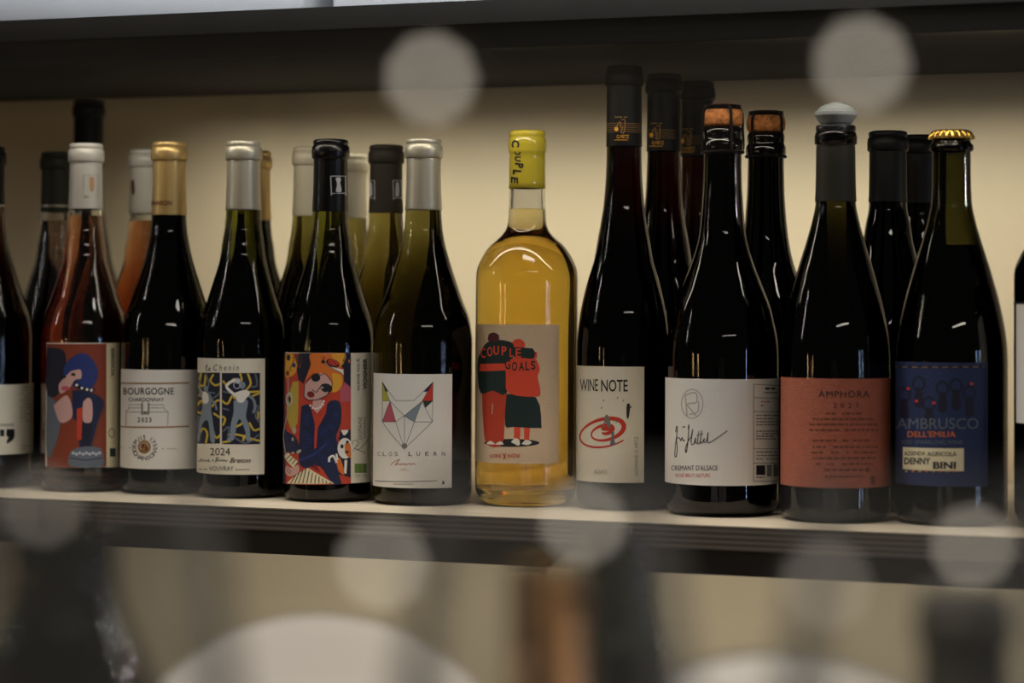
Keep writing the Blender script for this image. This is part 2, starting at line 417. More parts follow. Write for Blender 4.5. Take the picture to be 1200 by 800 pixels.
W_ROSE = glass('wine_orange_rose', 1.33, (1, 1, 1), (28, 62, 96))
W_PALE = glass('wine_pale_rose', 1.33, (1, 1, 1), (36, 48, 58))
W_DARK = glass('wine_black_red', 1.33, (1, 1, 1), (190, 260, 260))
OLIVE_SH = glass('glass_olive_wall', 1.5, (.97, .98, .93), (640, 650, 950))

def cap_mesh(zb, H, f, ribs=0):
    """foil capsule: top bead, band and skirt"""
    t = .0005
    p = [(zb, f(zb)+t*.3), (zb+.0003, f(zb)+t)]
    n = 14 if not ribs else ribs*2
    z1 = H-.0165
    for i in range(1, n+1):
        z = zb+(z1-zb)*i/n; r = f(z)+t
        if ribs: r += .00016 if i % 2 else -.00005
        p.append((z, r))
    r0 = f(z1)+t
    p += [(z1+.0004, r0+.0010), (H-.0150, r0+.0016), (H-.0100, r0+.0017), (H-.0062, r0+.0013), (H-.0054, r0+.0004), (H-.0050, r0+.0001),
          (H-.0040, r0+.0006), (H-.0022, r0+.0006), (H-.0010, r0+.0000), (H-.0003, r0-.0020), (H, r0-.006), (H, 0)]
    return lathe('capsule', p, 64, sharp=50)
def foil(name, rgb, metal=.85, rough=.38, spec=.5): return mat(name, rgb, rough, metal, spec, bump=.25, bscale=160)
CAP_SILVER = foil('foil_silver', (196, 192, 178), .55, .38)
CAP_WHITE = foil('foil_white', (214, 212, 206), .15, .45)
CAP_CREAM = foil('foil_cream', (214, 206, 184), .15, .5)
CAP_GOLD = foil('foil_gold', (206, 176, 118), .6, .36)
CAP_BLACK = foil('foil_black', (12, 12, 14), .0, .5, .2)
CAP_GLOSS = foil('foil_gloss_black', (10, 10, 13), .0, .25, .45)
CAP_GREY = foil('foil_charcoal', (44, 43, 37), .0, .55, .25)
CAP_BROWN = foil('foil_brown_grey', (50, 47, 40), .0, .55, .25)

def bottle(label, x, y, R, H, prof, gl, cap=None, cap_len=.058, wine=None, level=None, neck_top=None, group=None, ribs=0, wall=.0026):
    root = thing('wine_bottle', label, 'bottle', (x, y, 0), face_cam(x, y), group)
    zt = neck_top or H-.0012
    op, f = outer(prof, R, zt)
    if wine is None:
        link('glass_body', lathe('glass_body', [(.003, 0), (.003, R*.45), (.0004, R*.72)]+op+[(zt, 0)], 72), gl, root)
    else:
        inn = []
        zs = [.0062, .0066, .008, .010, .013, .017] + [.017+(zt-.0002-.017)*i/60 for i in range(1, 61)]
        for z in zs:
            k = min(1, (z-.006)/.009); r = f(z)-wall-(1-k)**2*R*.22
            inn.append((z, r))
        me = lathe('glass_body', [(.003, 0), (.003, R*.45), (.0004, R*.70)]+op+[(zt+.0001, op[-1][1]-.001)]+[(zt, inn[-1][1])]+inn[::-1]+[(.0061, 0)], 72)
        link('glass_body', me, gl, root)
        wp = [(.0060, 0)] + [(z, r+.00015) for z, r in inn if z < level]
        rl = f(level)-wall+.00015
        wp += [(level, rl), (level+.0003, rl*.98), (level, rl*.9), (level, 0)]
        link('wine', lathe('wine', wp, 72), wine, root)
    if cap:
        link('capsule', cap_mesh(H-cap_len, H, f, ribs), cap, root)
    root['_R'] = R
    return root, f
GB = 'wine bottles in the front row on the shelf'
GK = 'wine bottles standing in the rows behind'

# far left, cut by the frame
b0, f0 = bottle('dark rosé wine bottle with black capsule, cut off by the left edge', -.4838, -.0069, .0400, .2931, prof_burgundy, glass('glass_dark_rose', 1.42, (.95, .9, .9), (90, 170, 190)), CAP_BLACK, .051, group=GB)
link('ring', lathe('ring', [(.2408, f0(.241)+.0005), (.2408, f0(.241)+.0009), (.2420, f0(.242)+.0009), (.2420, f0(.242)+.0005)], 64), CAP_SILVER, b0)
# 1 rosé with the painted label
b1, f1 = bottle('rosé wine bottle with white capsule and a blue-haired figure on its label', -.3864, -.0068, .0362, .2935, prof_burgundy, CLEAR, CAP_WHITE, .056, wine=W_ROSE, level=.2315, group=GB)
b2, f2 = bottle('dark wine bottle with gold capsule and a white BOURGOGNE label', -.3107, .0016, .0388, .2940, prof_burgundy, BLACKG, CAP_GOLD, .0620, group=GB)
b3, f3 = bottle('dark wine bottle with silver capsule, two dancing figures and 2024 on its label', -.2347, -.0095, .0364, .2926, prof_burgundy, GREEN_DK, CAP_SILVER, .0575, ribs=14, group=GB)
b4, f4 = bottle('wine bottle with glossy black capsule and a painted red-haired woman on its label', -.1536, -.0128, .0367, .2921, prof_burgundy, GREEN_DK, CAP_GLOSS, .0590, group=GB)
b5, f5 = bottle('olive green wine bottle with silver capsule and a geometric fox head label', -.0732, -.0080, .0399, .2915, prof_burgundy, GREEN, CAP_SILVER, .0580, ribs=14, group=GB)
b7, f7 = bottle('tall slim dark bottle with black capsule and red spiral label reading WINE NOTE', .0885, .0152, .0366, .3470, prof_flute, REDW, CAP_BLACK, .0640, group=GB)
b8, f8 = bottle('black sparkling wine bottle with wired cork and signed white label in front row', .1746, -.0035, .0434, .3131, prof_champ, BLACKG, neck_top=.2950, group=GB)
b9, f9 = bottle('dark bottle with grey stopper and terracotta orange label reading AMPHORA', .2667, -.0181, .0407, .3109, prof_wide, glass('glass_grey_black', 1.5, (.92, .92, .9), (120, 125, 190)), neck_top=.2935, group=GB)
b10, f10 = bottle('dark olive bottle with gold crown cap and dark blue label', .3511, -.0061, .0409, .2894, prof_wide, OLIVE_SH, wine=W_DARK, level=.2035, neck_top=.2845, group=GB)
b11, f11 = bottle('dark bottle with rounded shoulder and white label, cut off by the right edge', .4373, -.0150, .0385, .2900, prof_bord, BLACKG, CAP_BLACK, .05, group=GB)

# back rows
def back(lb, x, y, R, H, prof, gl, cap, cl=.056, **k): return bottle(lb, x, y, R, H, prof, gl, cap, cl, group=GK, **k)
k1, g1 = back('pale rosé bottle with charcoal capsule behind the far left bottles', -.4755, .0900, .0362, .2935, prof_burgundy, CLEAR, CAP_GREY, .0545, wine=W_PALE, level=.2310)
link('ring', lathe('ring', [(.2438, g1(.244)+.0005), (.2438, g1(.244)+.0009), (.2450, g1(.245)+.0009), (.2450, g1(.245)+.0005)], 64), CAP_SILVER, k1)
k2, g2 = back('orange rosé bottle with white capsule behind the gold-capped bottle', -.3814, .0850, .0362, .2938, prof_burgundy, CLEAR, CAP_WHITE, .0570, wine=W_ROSE, level=.2300)
k3, g3 = back('dark bottle with gold capsule almost hidden behind the silver-capped 2024 bottle', -.2893, .1160, .0362, .2930, prof_burgundy, BLACKG, CAP_GOLD, .0620)
k4, g4 = back('olive bottle with cream white capsule to the left of the glossy black capsule', -.2205, .0850, .0364, .2930, prof_burgundy, GREEN, CAP_CREAM, .0600)
k5, g5 = back('pale-capped olive bottle farthest back, between black and charcoal capsules', -.2346, .2000, .0362, .2932, prof_burgundy, GREEN_LT, CAP_CREAM, .0580)
k6, g6 = back('olive bottle with charcoal capsule and small silver badges, left of the fox label', -.1451, .0780, .0364, .2930, prof_burgundy, GREEN_LT, CAP_BROWN, .0580)
k7, g7 = back('tall black-capped bottle with gold stave, middle of the three tallest', .0965, .0930, .0366, .3475, prof_flute, REDW, CAP_BLACK, .0640)
k8, g8 = back('tall black-capped bottle farthest back of the three tallest', .1020, .1680, .0366, .3475, prof_flute, REDW, CAP_BLACK, .0640)
k9, g9 = back('second sparkling bottle with wired cork, behind the signed label bottle', .1846, .0850, .0410, .3144, prof_champ, BLACKG, None, neck_top=.2965)
k10, g10 = back('dark bottle with matt black capsule behind the orange label bottle', .2841, .0820, .0375, .2959, prof_wide, BLACKG, CAP_BLACK, .0560)
k11, g11 = back('dark bottle with black capsule deepest behind the crown-capped bottle', .2914, .1650, .0375, .2980, prof_wide, BLACKG, CAP_BLACK, .0560)
k12, g12 = back('tall black-capped bottle rising behind the white-capped rosé at left', -.4915, .1700, .0366, .3475, prof_flute, REDW, CAP_BLACK, .0640)

# couple bottle: clear Bordeaux bottle of amber wine, dipped in yellow wax
b6, f6 = bottle('clear bottle of amber wine with yellow neck and two hugging figures on its label', .0068, .0156, .0408, .2976, prof_bord, CLEAR, None, wine=W_AMBER, level=.2345, neck_top=.2965, group=GB, wall=.0030)
def yellow_wax():
    mt, N, L, b = nt('yellow_wax')
    b.inputs['Base Color'].default_value = (.95, .77, .07, 1); b.inputs['Roughness'].default_value = .12
    b.inputs['IOR'].default_value = 1.45; b.inputs['Transmission Weight'].default_value = .35
    b.inputs['Coat Weight'].default_value = .6; b.inputs['Coat Roughness'].default_value = .05
    return mt
cp = [(.2510, f6(.251)+.0002), (.2512, f6(.251)+.0005)] + [(z, f6(z)+.0005) for z in (.256, .262, .268, .274, .279)] + \
     [(.2800, f6(.28)+.0012), (.2815, .0152), (.2860, .0154), (.2900, .0151), (.2912, .0143), (.2920, .0141), (.2935, .0145), (.2955, .0145), (.2968, .0138), (.2976, .0120), (.2979, .008), (.2979, 0)]
link('wax_cap', lathe('wax_cap', cp, 72, sharp=60), yellow_wax(), b6)
link('cork', lathe('cork', [(.2515, 0), (.2515, f6(.25)-.0033), (.2525, f6(.25)-.0032), (.292, f6(.292)-.0033), (.2925, 0)], 40), mat('cork_pale', (205, 190, 140), .8, noise=.2, scale=300), b6)
W = Label(b6, .0154, (5.52, 580, 145))
W.text('C', 108, 158, 106, 152, 'black', 1, bold=.035, rot=-90)
W.finish(b6, 'handwriting', off=.0001)
W = Label(b6, .0149, (5.52, 580, 145))
for ch, x0_, x1_, y0_, y1_ in (('O', 124, 166, 164, 202), ('U', 128, 168, 210, 244), ('P', 130, 184, 252, 286), ('L', 116, 170, 296, 328), ('E', 104, 150, 342, 386)):
    W.text(ch, x0_, x1_, y0_, y1_, 'black', 1, bold=.035, rot=-90, shear=.1)
W.finish(b6, 'handwriting', off=.0001)

# sparkling corks
CORK = mat('cork_brown', (180, 112, 54), .8, noise=.7, scale=260, bump=.8, bscale=400)
WIREM = mat('wire_dark', (36, 34, 36), .35, .9)
DARKGLOSS = mat('plaque_dark', (30, 22, 26), .18, .6)
GLOSSB = mat('lip_gloss_black', (8, 8, 10), .06, 0, .6)
def muselet(root, zl, rot, red):
    """zl: height of the mouth; cork head above, wire cage round it, collar below"""
    link('lip', lathe('lip', [(zl-.0195, .0139), (zl-.0190, .0152), (zl-.0170, .0160), (zl-.0120, .0160), (zl-.0100, .0152), (zl-.0085, .0142), (zl-.0070, .0148), (zl-.0030, .0150), (zl-.0005, .0142), (zl, .0120), (zl, 0)], 64, sharp=60), GLOSSB, root)
    link('cork', lathe('cork', [(zl+.0002, 0), (zl+.0002, .0120), (zl+.0015, .0143), (zl+.0035, .0153), (zl+.0085, .0156), (zl+.0125, .0148), (zl+.0140, .0135), (zl+.0140, 0)], 48), CORK, root)
    pl = link('plaque', lathe('plaque', [(zl+.0136, .0143), (zl+.0142, .0146), (zl+.0158, .0134), (zl+.0172, .0122), (zl+.0174, .0118), (zl+.0178, .0090), (zl+.0181, 0)], 48), DARKGLOSS, root)
    link('print', lathe('print', [(zl+.01745, .0114), (zl+.01795, .0088), (zl+.01830, 0)], 40), mat('plaque_red', (168, 60, 50), .4), pl)
    def twist(path, name):
        bm = bmesh.new()
        # resample
        P = [Vector(p) for p in smooth_line3(path, 10)]
        for ph in (0, PI):
            q = []; s_ = 0; n = Vector((0, 0, 1))
            for i, p in enumerate(P):
                if i: s_ += (p-P[i-1]).length
                t = (P[min(i+1, len(P)-1)]-P[max(i-1, 0)]).normalized()
                a = t.orthogonal().normalized() if i == 0 else (a - t*a.dot(t)).normalized()
                b_ = t.cross(a); an = ph + s_/.0042*2*PI
                q.append(p + (a*math.cos(an)+b_*math.sin(an))*.00065)
            tube(bm, q, .00062, 6)
        link(name, me_of(bm, name), WIREM, root)
    for k in range(4):
        a = rot + k*PI/2; c, s_ = math.cos(a), math.sin(a)
        rz = [(.0128, zl+.0168), (.0150, zl+.0140), (.0164, zl+.0100), (.0166, zl+.0050), (.0166, zl-.0010), (.0172, zl-.0080), (.0172, zl-.0145), (.0162, zl-.0185)]
        twist([(r*c, r*s_, z) for r, z in rz], 'wire')
    twist([(.0156*math.cos(2*PI*i/24), .0156*math.sin(2*PI*i/24), zl-.0190) for i in range(25)], 'wire_ring')
    bm = bmesh.new(); tube(bm, [(.0140*math.cos(2*PI*i/36), .0140*math.sin(2*PI*i/36), zl+.0166) for i in range(37)], .0005, 6); link('wire_ring', me_of(bm, 'wr'), WIREM, root)
def smooth_line3(p, n):
    out = []; P = [p[0]]+list(p)+[p[-1]]
    for i in range(1, len(P)-2):
        a, b, c, d = P[i-1:i+3]
        for k in range(n):
            t = k/n
            out.append(tuple(.5*((2*b[j])+(-a[j]+c[j])*t+(2*a[j]-5*b[j]+4*c[j]-d[j])*t*t+(-a[j]+3*b[j]-3*c[j]+d[j])*t**3) for j in (0, 1, 2)))
    return out+[tuple(p[-1])]
muselet(b8, .2950, math.radians(-67), True)
muselet(k9, .2965, math.radians(-131), True)
# stopper bottle
link('lip', lathe('lip', [(.2790, .0139), (.2792, .0152), (.2800, .0157), (.2850, .0158), (.2880, .0152), (.2888, .0143), (.2895, .0148), (.2925, .0149), (.2935, .0140), (.2936, .0100), (.2936, 0)], 64, sharp=60), BLACKG, b9)
cf = [(.2365, f9(.2365)+.0002), (.2367, f9(.2365)+.0006)] + [(z, f9(z)+.0006) for z in (.245, .255, .265, .275)] + [(.2788, f9(.2788)+.0004), (.2789, f9(.2789))]
link('capsule', lathe('capsule', cf, 64), CAP_GREY, b9)
STOP = mat('stopper_grey', (132, 138, 140), .6)
link('stopper', lathe('stopper', [(.2900, 0), (.2900, .0090), (.2920, .0104), (.2945, .0106), (.2950, .0120), (.2958, .0125), (.3004, .0155), (.3010, .0160), (.3034, .0160), (.3040, .0156), (.3043, .0136), (.3050, .0135), (.3064, .0128), (.3080, .0108), (.3092, .0080), (.3097, .0048), (.3106, .0045), (.3109, .0036), (.3109, 0)], 56, sharp=32), STOP, b9)
# crown cap bottle
link('lip', lathe('lip', [(.2730, .0141), (.2735, .0158), (.2750, .0163), (.2775, .0162), (.2790, .0150), (.2800, .0141), (.2845, .0135), (.2845, 0)], 64, sharp=60), OLIVE_SH, b10)
def crown():
    n = 21
    def md(a, z, r):
        k = max(0, min(1, (.2885-z)/.0050)); return k*.0013*(math.cos(a*n)) if r > .01 else 0
    p = [(.2826, .0152), (.2824, .0160), (.2830, .0161), (.2845, .0157), (.2860, .0153), (.2872, .0149), (.2882, .0143), (.2889, .0132), (.2893, .0110), (.2895, .006), (.2895, 0)]
    return lathe('crown_cap', p, n*8, mod=md, sharp=70)
link('crown_cap', crown(), mat('crown_gold', (204, 166, 84), .25, .9), b10)

# ------------------------------------------------------------------ labels
def put(root, R, tf, rect, pm, art=None, name='label', **k):
    """rect in sheet units x0, y0, x1, y1"""
    L_ = Label(root, R, tf); x0, y0, x1, y1 = rect
    u0 = L_.uv(x0, (y0+y1)/2)[0]; u1 = L_.uv(x1, (y0+y1)/2)[0]
    xm = (x0+x1)/2; z1 = L_.uv(xm, y0)[1]; z0 = L_.uv(xm, y1)[1]
    pp = paper(root, R, u0, u1, z0, z1, pm, name)
    if art: art(L_); L_.finish(pp, k.get('pname', 'print'))
    return pp
# far-left
def art0(L):
    L.text(',', 28, 68, 450, 520, 'black', 2, bold=.03); L.rect(30, 450, 68, 486, 'black', 2); L.rect(0, 452, 20, 484, 'black', 2)
    L.rect(0, 424, 66, 438, 'soft', 2)
    for i in range(11): L.dashes(95, 155, 252+i*16, 5, 'soft', 2, i+3)
    for i in range(3): L.dashes(100, 150, 528+i*14, 5, 'soft', 2, i+30)
put(b0, .0400, (4, 0, 390), (-230, 243, 166, 572), PAPER, art0)
# rosé, painted figure
def art1(L):
    L.rect(50, 38, 398, 758, 'burnt', 1)
    L.blob([(50, 60), (150, 80), (160, 200), (120, 330), (50, 330)], 'deep', 2)
    L.blob([(50, 330), (130, 420), (110, 600), (50, 700)], 'slate', 2)
    L.blob([(180, 130), (240, 95), (300, 110), (350, 200), (320, 290), (250, 310), (160, 250), (150, 180)], 'blue', 3)
    L.blob([(190, 200), (245, 190), (250, 240), (215, 250), (180, 300), (130, 330), (120, 280), (150, 240)], 'pink', 4)
    L.ell(160, 300, 26, 14, 'rose', 5); L.ell(205, 218, 14, 9, 'black', 5); L.ell(150, 232, 13, 9, 'black', 5)
    L.line([(210, 260), (250, 300), (330, 310)], 22, 'black', 6, 4)
    for x, y in ((225, 280), (255, 298), (285, 306), (310, 310)): L.ell(x, y, 8, 8, 'white', 7, 8)
    L.blob([(200, 310), (300, 320), (385, 380), (350, 520), (310, 640), (240, 640), (250, 500), (200, 470)], 'navy', 4)
    L.blob([(262, 380), (290, 355), (314, 380), (312, 490), (262, 490)], 'pink', 6)
    L.blob([(90, 400), (170, 340), (200, 460), (130, 500)], 'pink', 5)
    L.poly([(225, 420), (258, 410), (252, 600), (225, 600)], 'rust', 5)
    L.poly([(345, 500), (385, 380), (330, 640), (310, 640)], 'brown', 7)
    L.poly([(255, 500), (320, 495), (300, 640), (252, 640)], 'deep', 6)
    L.blob([(180, 700), (200, 660), (280, 640), (360, 650), (380, 700), (370, 756), (190, 756)], 'slate', 6)
    for i in range(9): L.ell(205+i*19, 678+7*(i % 2), 9, 9, 'silver', 7, 8)
    L.line([(185, 705), (280, 720), (375, 705)], 5, 'black', 7, 4)
    L.rect(399, 34, 470, 762, 'cream', 1)
    L.text('VIOGNIER', 424, 444, 60, 230, 'black', 2, bold=.02, rot=90)
    L.ring(428, 560, 16, 26, 4, 'black', 2); L.rect(418, 650, 452, 700, 'dgreen', 2)
put(b1, .0362, (5, 45, 395), (45, 34, 472, 764), PAPER, art1)
# white burgundy label
def art2(L):
    L.rect(42, 158, 385, 165, 'gold', 2); L.rect(38, 372, 385, 379, 'gold', 2)
    L.text('BOURGOGNE', 62, 310, 186, 220, 'black', 3, bold=.014, space=1.05)
    L.text('CHARDONNAY', 88, 262, 235, 253, 'black', 3, bold=.006)
    L.text('2023', 132, 200, 332, 356, 'black', 3, bold=.02, space=1.3)
    L.line([(75, 372), (75, 300), (90, 290), (92, 270), (150, 270)], 3, 'grey', 2); L.line([(190, 270), (260, 270), (262, 290), (282, 305), (280, 372)], 3, 'grey', 2)
    L.line([(75, 305), (282, 305)], 3, 'grey', 2); L.rect(150, 262, 158, 320, 'grey', 2); L.rect(182, 262, 190, 320, 'grey', 2); L.line([(150, 262), (170, 245), (190, 262)], 3, 'grey', 2)
    L.line([(95, 285), (150, 285)], 2.5, 'grey', 2); L.line([(190, 285), (258, 285)], 2.5, 'grey', 2); L.rect(160, 302, 180, 318, 'grey', 2)
    L.arc_text('DEPUIS 1750', 167, 482, 52, -108, 104, 20, 'black', 3)
    L.arc_text('CHANSON', 167, 482, 52, 252, 108, 20, 'black', 3, inward=True)
    L.ell(165, 478, 32, 34, 'gold', 3); L.ring(165, 478, 20, 22, 4, 'soft', 4); L.ell(158, 472, 9, 11, 'brown', 5); L.ell(176, 484, 8, 10, 'brown', 5); L.line([(145, 492), (165, 500), (186, 492)], 4, 'brown', 5, 3)
    L.dashes(40, 100, 482, 5, 'soft', 2, 4); L.dashes(250, 325, 487, 6, 'soft', 2, 9)
put(b2, .0388, (4.21, 130, 410), (36, 98, 432, 588), PAPERW, art2)
# two dancing figures
def art3(L):
    L.rect(33, 118, 182, 577, 'deep', 1); L.rect(193, 120, 440, 581, 'deep', 1)
    Y = [[(60, 120), (50, 190), (80, 200), (90, 130)], [(140, 130), (120, 170), (150, 200), (182, 190)], [(38, 330), (60, 300), (80, 340), (60, 380), (38, 370)],
         [(130, 340), (160, 300), (182, 300)], [(140, 380), (182, 410)], [(40, 540), (70, 480), (100, 510), (90, 575)], [(130, 500), (160, 540), (182, 520)], [(40, 200), (60, 240), (45, 270)],
         [(200, 170), (230, 200), (270, 160), (320, 170), (310, 122)], [(360, 124), (380, 190), (350, 240), (438, 240)], [(195, 300), (230, 320), (260, 270), (280, 290)],
         [(195, 400), (215, 420), (200, 460)], [(390, 270), (438, 250)], [(370, 440), (400, 490), (438, 480)], [(280, 470), (320, 450), (340, 420), (300, 400)], [(230, 520), (300, 520), (360, 540), (438, 560)],
         [(195, 570), (250, 560)], [(430, 370), (425, 420)], [(330, 560), (340, 520)]]
    for p in Y: L.line(p, 13, 'yellow', 2, 4)
    G = [[(90, 125), (110, 190), (95, 240), (150, 250)], [(36, 210), (50, 180), (36, 150)], [(130, 290), (170, 260), (180, 240)], [(45, 400), (36, 470)], [(410, 124), (420, 200), (380, 210)], [(395, 330), (430, 340), (410, 400), (436, 440)],
         [(200, 240), (250, 250)], [(200, 500), (240, 470), (230, 560)], [(120, 560), (150, 500)], [(280, 540), (350, 575), (430, 520)], [(200, 350), (240, 360)]]
    for p in G: L.line(p, 11, 'slate', 2, 4)
    # left figure
    L.blob([(78, 270), (110, 250), (130, 285), (125, 350), (135, 430), (150, 560), (122, 560), (108, 440), (85, 430), (62, 470), (52, 555), (36, 556), (50, 430), (65, 370)], 'steel', 4)
    L.blob([(70, 240), (100, 250), (110, 300), (85, 320), (68, 290)], 'white', 5); L.line([(52, 215), (60, 270), (90, 280)], 13, 'steel', 4, 4); L.line([(120, 290), (150, 320), (160, 360)], 12, 'steel', 4, 4); L.ell(92, 222, 15, 20, 'steel', 5)
    # right figure
    L.blob([(270, 300), (310, 290), (360, 300), (352, 370), (350, 410), (372, 470), (378, 545), (395, 556), (350, 558), (345, 500), (312, 420), (290, 450), (272, 550), (222, 558), (245, 530), (252, 450), (268, 380)], 'steel', 4)
    L.blob([(275, 250), (340, 230), (375, 250), (350, 285), (330, 310), (300, 310), (285, 285)], 'white', 5)
    L.line([(295, 275), (250, 240), (225, 210), (240, 185), (285, 165)], 18, 'white', 5, 4); L.line([(355, 260), (395, 290), (408, 340), (395, 380)], 17, 'steel', 4, 4)
    L.ell(296, 172, 17, 18, 'silver', 6); L.ell(326, 200, 20, 24, 'steel', 6); L.ring(290, 200, 20, 22, 5, 'silver', 6)
    L.line([(92, 92), (95, 70), (98, 70), (94, 104), (104, 104), (112, 92), (118, 86), (112, 102), (124, 104)], 4, 'black', 3, 4)
    L.text('C h e n i n', 140, 302, 66, 106, 'black', 3, shear=.25)
    L.text('2024', 118, 246, 606, 654, 'black', 3)
    L.line([(40, 685), (55, 695), (60, 676), (72, 694), (82, 682), (95, 694), (108, 680), (110, 694), (120, 694)], 4, 'black', 3, 4)
    L.line([(128, 688), (138, 682), (140, 694)], 4, 'black', 3, 3); L.line([(152, 700), (160, 668), (172, 676), (160, 688), (180, 690), (190, 682), (198, 692), (208, 682), (216, 692), (232, 684)], 4.5, 'black', 3, 4)
    L.text('Breton', 244, 380, 670, 702, 'black', 3, bold=.012, shear=.4)
    L.text('VOUVRAY', 110, 268, 724, 754, 'black', 3)
    L.dashes(42, 104, 744, 7, 'grey', 3, 2, .95); L.dashes(280, 370, 746, 7, 'grey', 3, 5, .95)
put(b3, .0364, (5.52, 225, 415), (24, 28, 470, 778), PAPER, art3)
# painted woman
def art4(L):
    L.rect(88, 80, 810, 1518, 'rust', 1)
    L.rect(60, 80, 100, 1518, 'deep', 1)
    L.poly([(240, 80), (400, 80), (390, 210), (330, 330), (290, 420), (230, 370), (215, 250)], 'deep', 2)
    L.blob([(95, 95), (170, 92), (215, 200), (200, 300), (130, 345), (88, 325)], 'amber', 3); L.ell(125, 130, 22, 34, 'black', 4); L.ell(186, 215, 20, 26, 'blue', 4); L.ell(116, 302, 18, 28, 'dred', 4)
    L.line([(165, 120), (190, 150), (140, 260), (160, 270)], 8, 'black', 4, 3); L.poly([(190, 90), (270, 110), (260, 240), (220, 240)], 'brown', 2)
    L.poly([(175, 395), (238, 395), (232, 700), (225, 850), (170, 950), (110, 800), (105, 640)], 'mustard', 3)
    L.line([(120, 350), (125, 520), (120, 700), (90, 860), (70, 1000), (95, 1200)], 9, 'soft', 4, 4); L.ring(135, 590, 32, 66, 12, 'silver', 5); L.ell(138, 590, 12, 34, 'deep', 5)
    L.ell(190, 930, 22, 40, 'soft', 5); L.ell(172, 1030, 12, 22, 'soft', 5)
    L.blob([(60, 900), (120, 950), (200, 1000), (240, 1100), (230, 1180), (110, 1170), (75, 1100)], 'navy', 2)
    # hair
    L.blob([(300, 400), (345, 280), (370, 200), (365, 90), (560, 84), (745, 90), (742, 170), (700, 250), (726, 340), (720, 420), (685, 490), (600, 520), (560, 480), (420, 300)], 'orange', 3)
    L.blob([(600, 90), (745, 90), (740, 170), (690, 220), (610, 140)], 'amber', 4); L.blob([(600, 300), (700, 320), (715, 420), (660, 500), (600, 500), (610, 400)], 'amber', 4)
    L.poly([(748, 80), (808, 80), (808, 460), (730, 390), (735, 260), (705, 228)], 'deep', 4); L.ell(790, 170, 9, 20, 'orange', 5)
    L.poly([(520, 200), (560, 205), (640, 245), (725, 262), (728, 322), (705, 300), (640, 268), (560, 225)], 'white', 6)
    L.line([(520, 200), (640, 262), (705, 300), (726, 325)], 6, 'black', 7)
    L.ell(506, 176, 22, 20, 'black', 7); L.line([(506, 160), (500, 115)], 6, 'black', 7); L.line([(515, 160), (526, 118)], 6, 'black', 7)
    L.ell(612, 192, 78, 44, 'black', 7, rot=.3); L.ell(618, 188, 62, 34, 'red', 8, rot=.3)
    for x, y in ((580, 180), (612, 172), (640, 190), (600, 205), (632, 218), (660, 215)): L.ell(x, y, 9, 9, 'black', 9, 8)
    # face
    fc = [(375, 348), (305, 420), (295, 560), (345, 600), (440, 596), (540, 550), (598, 480), (606, 404), (556, 335), (520, 306), (480, 326), (440, 304)]
    L.poly(fc, 'pink', 6); L.line(fc+[fc[0]], 9, 'black', 7)
    L.ell(425, 352, 50, 46, 'black', 8); L.ell(542, 466, 66, 50, 'black', 8, rot=.3); L.ell(430, 402, 18, 8, 'soft', 9); L.ell(495, 460, 16, 11, 'soft', 9); L.ell(550, 512, 12, 7, 'soft', 9)
    L.line([(500, 420), (430, 515), (385, 484)], 11, 'black', 8); L.ell(371, 536, 42, 34, 'dred', 8, rot=.3)
    L.poly([(395, 602), (480, 592), (524, 640), (440, 748), (385, 680)], 'pink', 5)
    L.blob([(268, 665), (350, 650), (400, 760), (430, 900), (540, 660), (600, 602), (680, 612), (706, 700), (700, 860), (650, 1000), (685, 1150), (660, 1330), (700, 1450), (712, 1516), (600, 1512), (470, 1330), (300, 1345), (238, 1250), (250, 900)], 'navy', 4)
    for i in range(34):
        x = rnd.uniform(290, 650); y = rnd.uniform(720, 1290)
        if 395 < x < 470: continue
        L.ring(x, y, 22, 26, 5, 'blue', 5, 9)
    L.line([(250, 1260), (400, 1200), (540, 1080)], 26, 'blue', 5, 4)
    L.poly([(365, 655), (402, 700), (430, 775), (520, 700), (552, 618), (535, 745), (448, 905), (432, 1120), (408, 1140), (415, 860)], 'rust', 6)
    for x, y in ((366, 658), (392, 684), (420, 695), (450, 688), (476, 672), (497, 645), (512, 612)): L.ell(x, y, 13, 12, 'white', 7, 8)
    L.poly([(690, 490), (760, 390), (808, 450), (808, 610), (700, 620)], 'rose', 3)
    # cat
    L.poly([(690, 930), (808, 925), (808, 1500), (690, 1440), (660, 1300)], 'deep', 5)
    L.blob([(700, 930), (780, 930), (760, 970), (730, 985)], 'white', 6); L.ell(745, 1130, 82, 115, 'white', 6); L.blob([(740, 1080), (800, 1080), (808, 1230), (750, 1190)], 'orange', 7)
    L.ell(712, 1108, 18, 24, 'black', 8); L.ell(770, 1060, 16, 16, 'black', 8); L.ell(765, 1170, 22, 14, 'black', 8)
    for i in range(5): L.line([(690-i*6+10, 1040-i*8), (665, 1000+i*12)], 4, 'black', 8)
    L.blob([(650, 1290), (690, 1235), (740, 1400), (720, 1420), (680, 1380)], 'orange', 7); L.poly([(740, 1260), (770, 1260), (760, 1410), (735, 1400)], 'white', 7)
    L.line([(572, 1280), (575, 1235), (620, 1215), (655, 1290)], 24, 'white', 7, 4); L.line([(650, 1190), (665, 1260)], 20, 'white', 7)
    L.poly([(680, 1420), (805, 1450), (805, 1516), (710, 1516)], 'rust', 6)
    L.poly([(420, 1300), (480, 1400), (380, 1340)], 'dred', 5)
    # keyboard and hand
    L.poly([(110, 1516), (230, 1410), (340, 1345), (625, 1516)], 'cream', 6)
    for i in range(11): L.line([(150+i*44, 1516), (210+i*36, 1420-min(i, 3)*22+max(0, i-3)*22)], 10, 'black', 7)
    L.poly([(80, 1215), (125, 1178), (238, 1280), (180, 1345)], 'cream', 6)
    for i in range(4): L.line([(105+i*30, 1250+i*26), (150+i*28, 1205+i*24)], 9, 'black', 7)
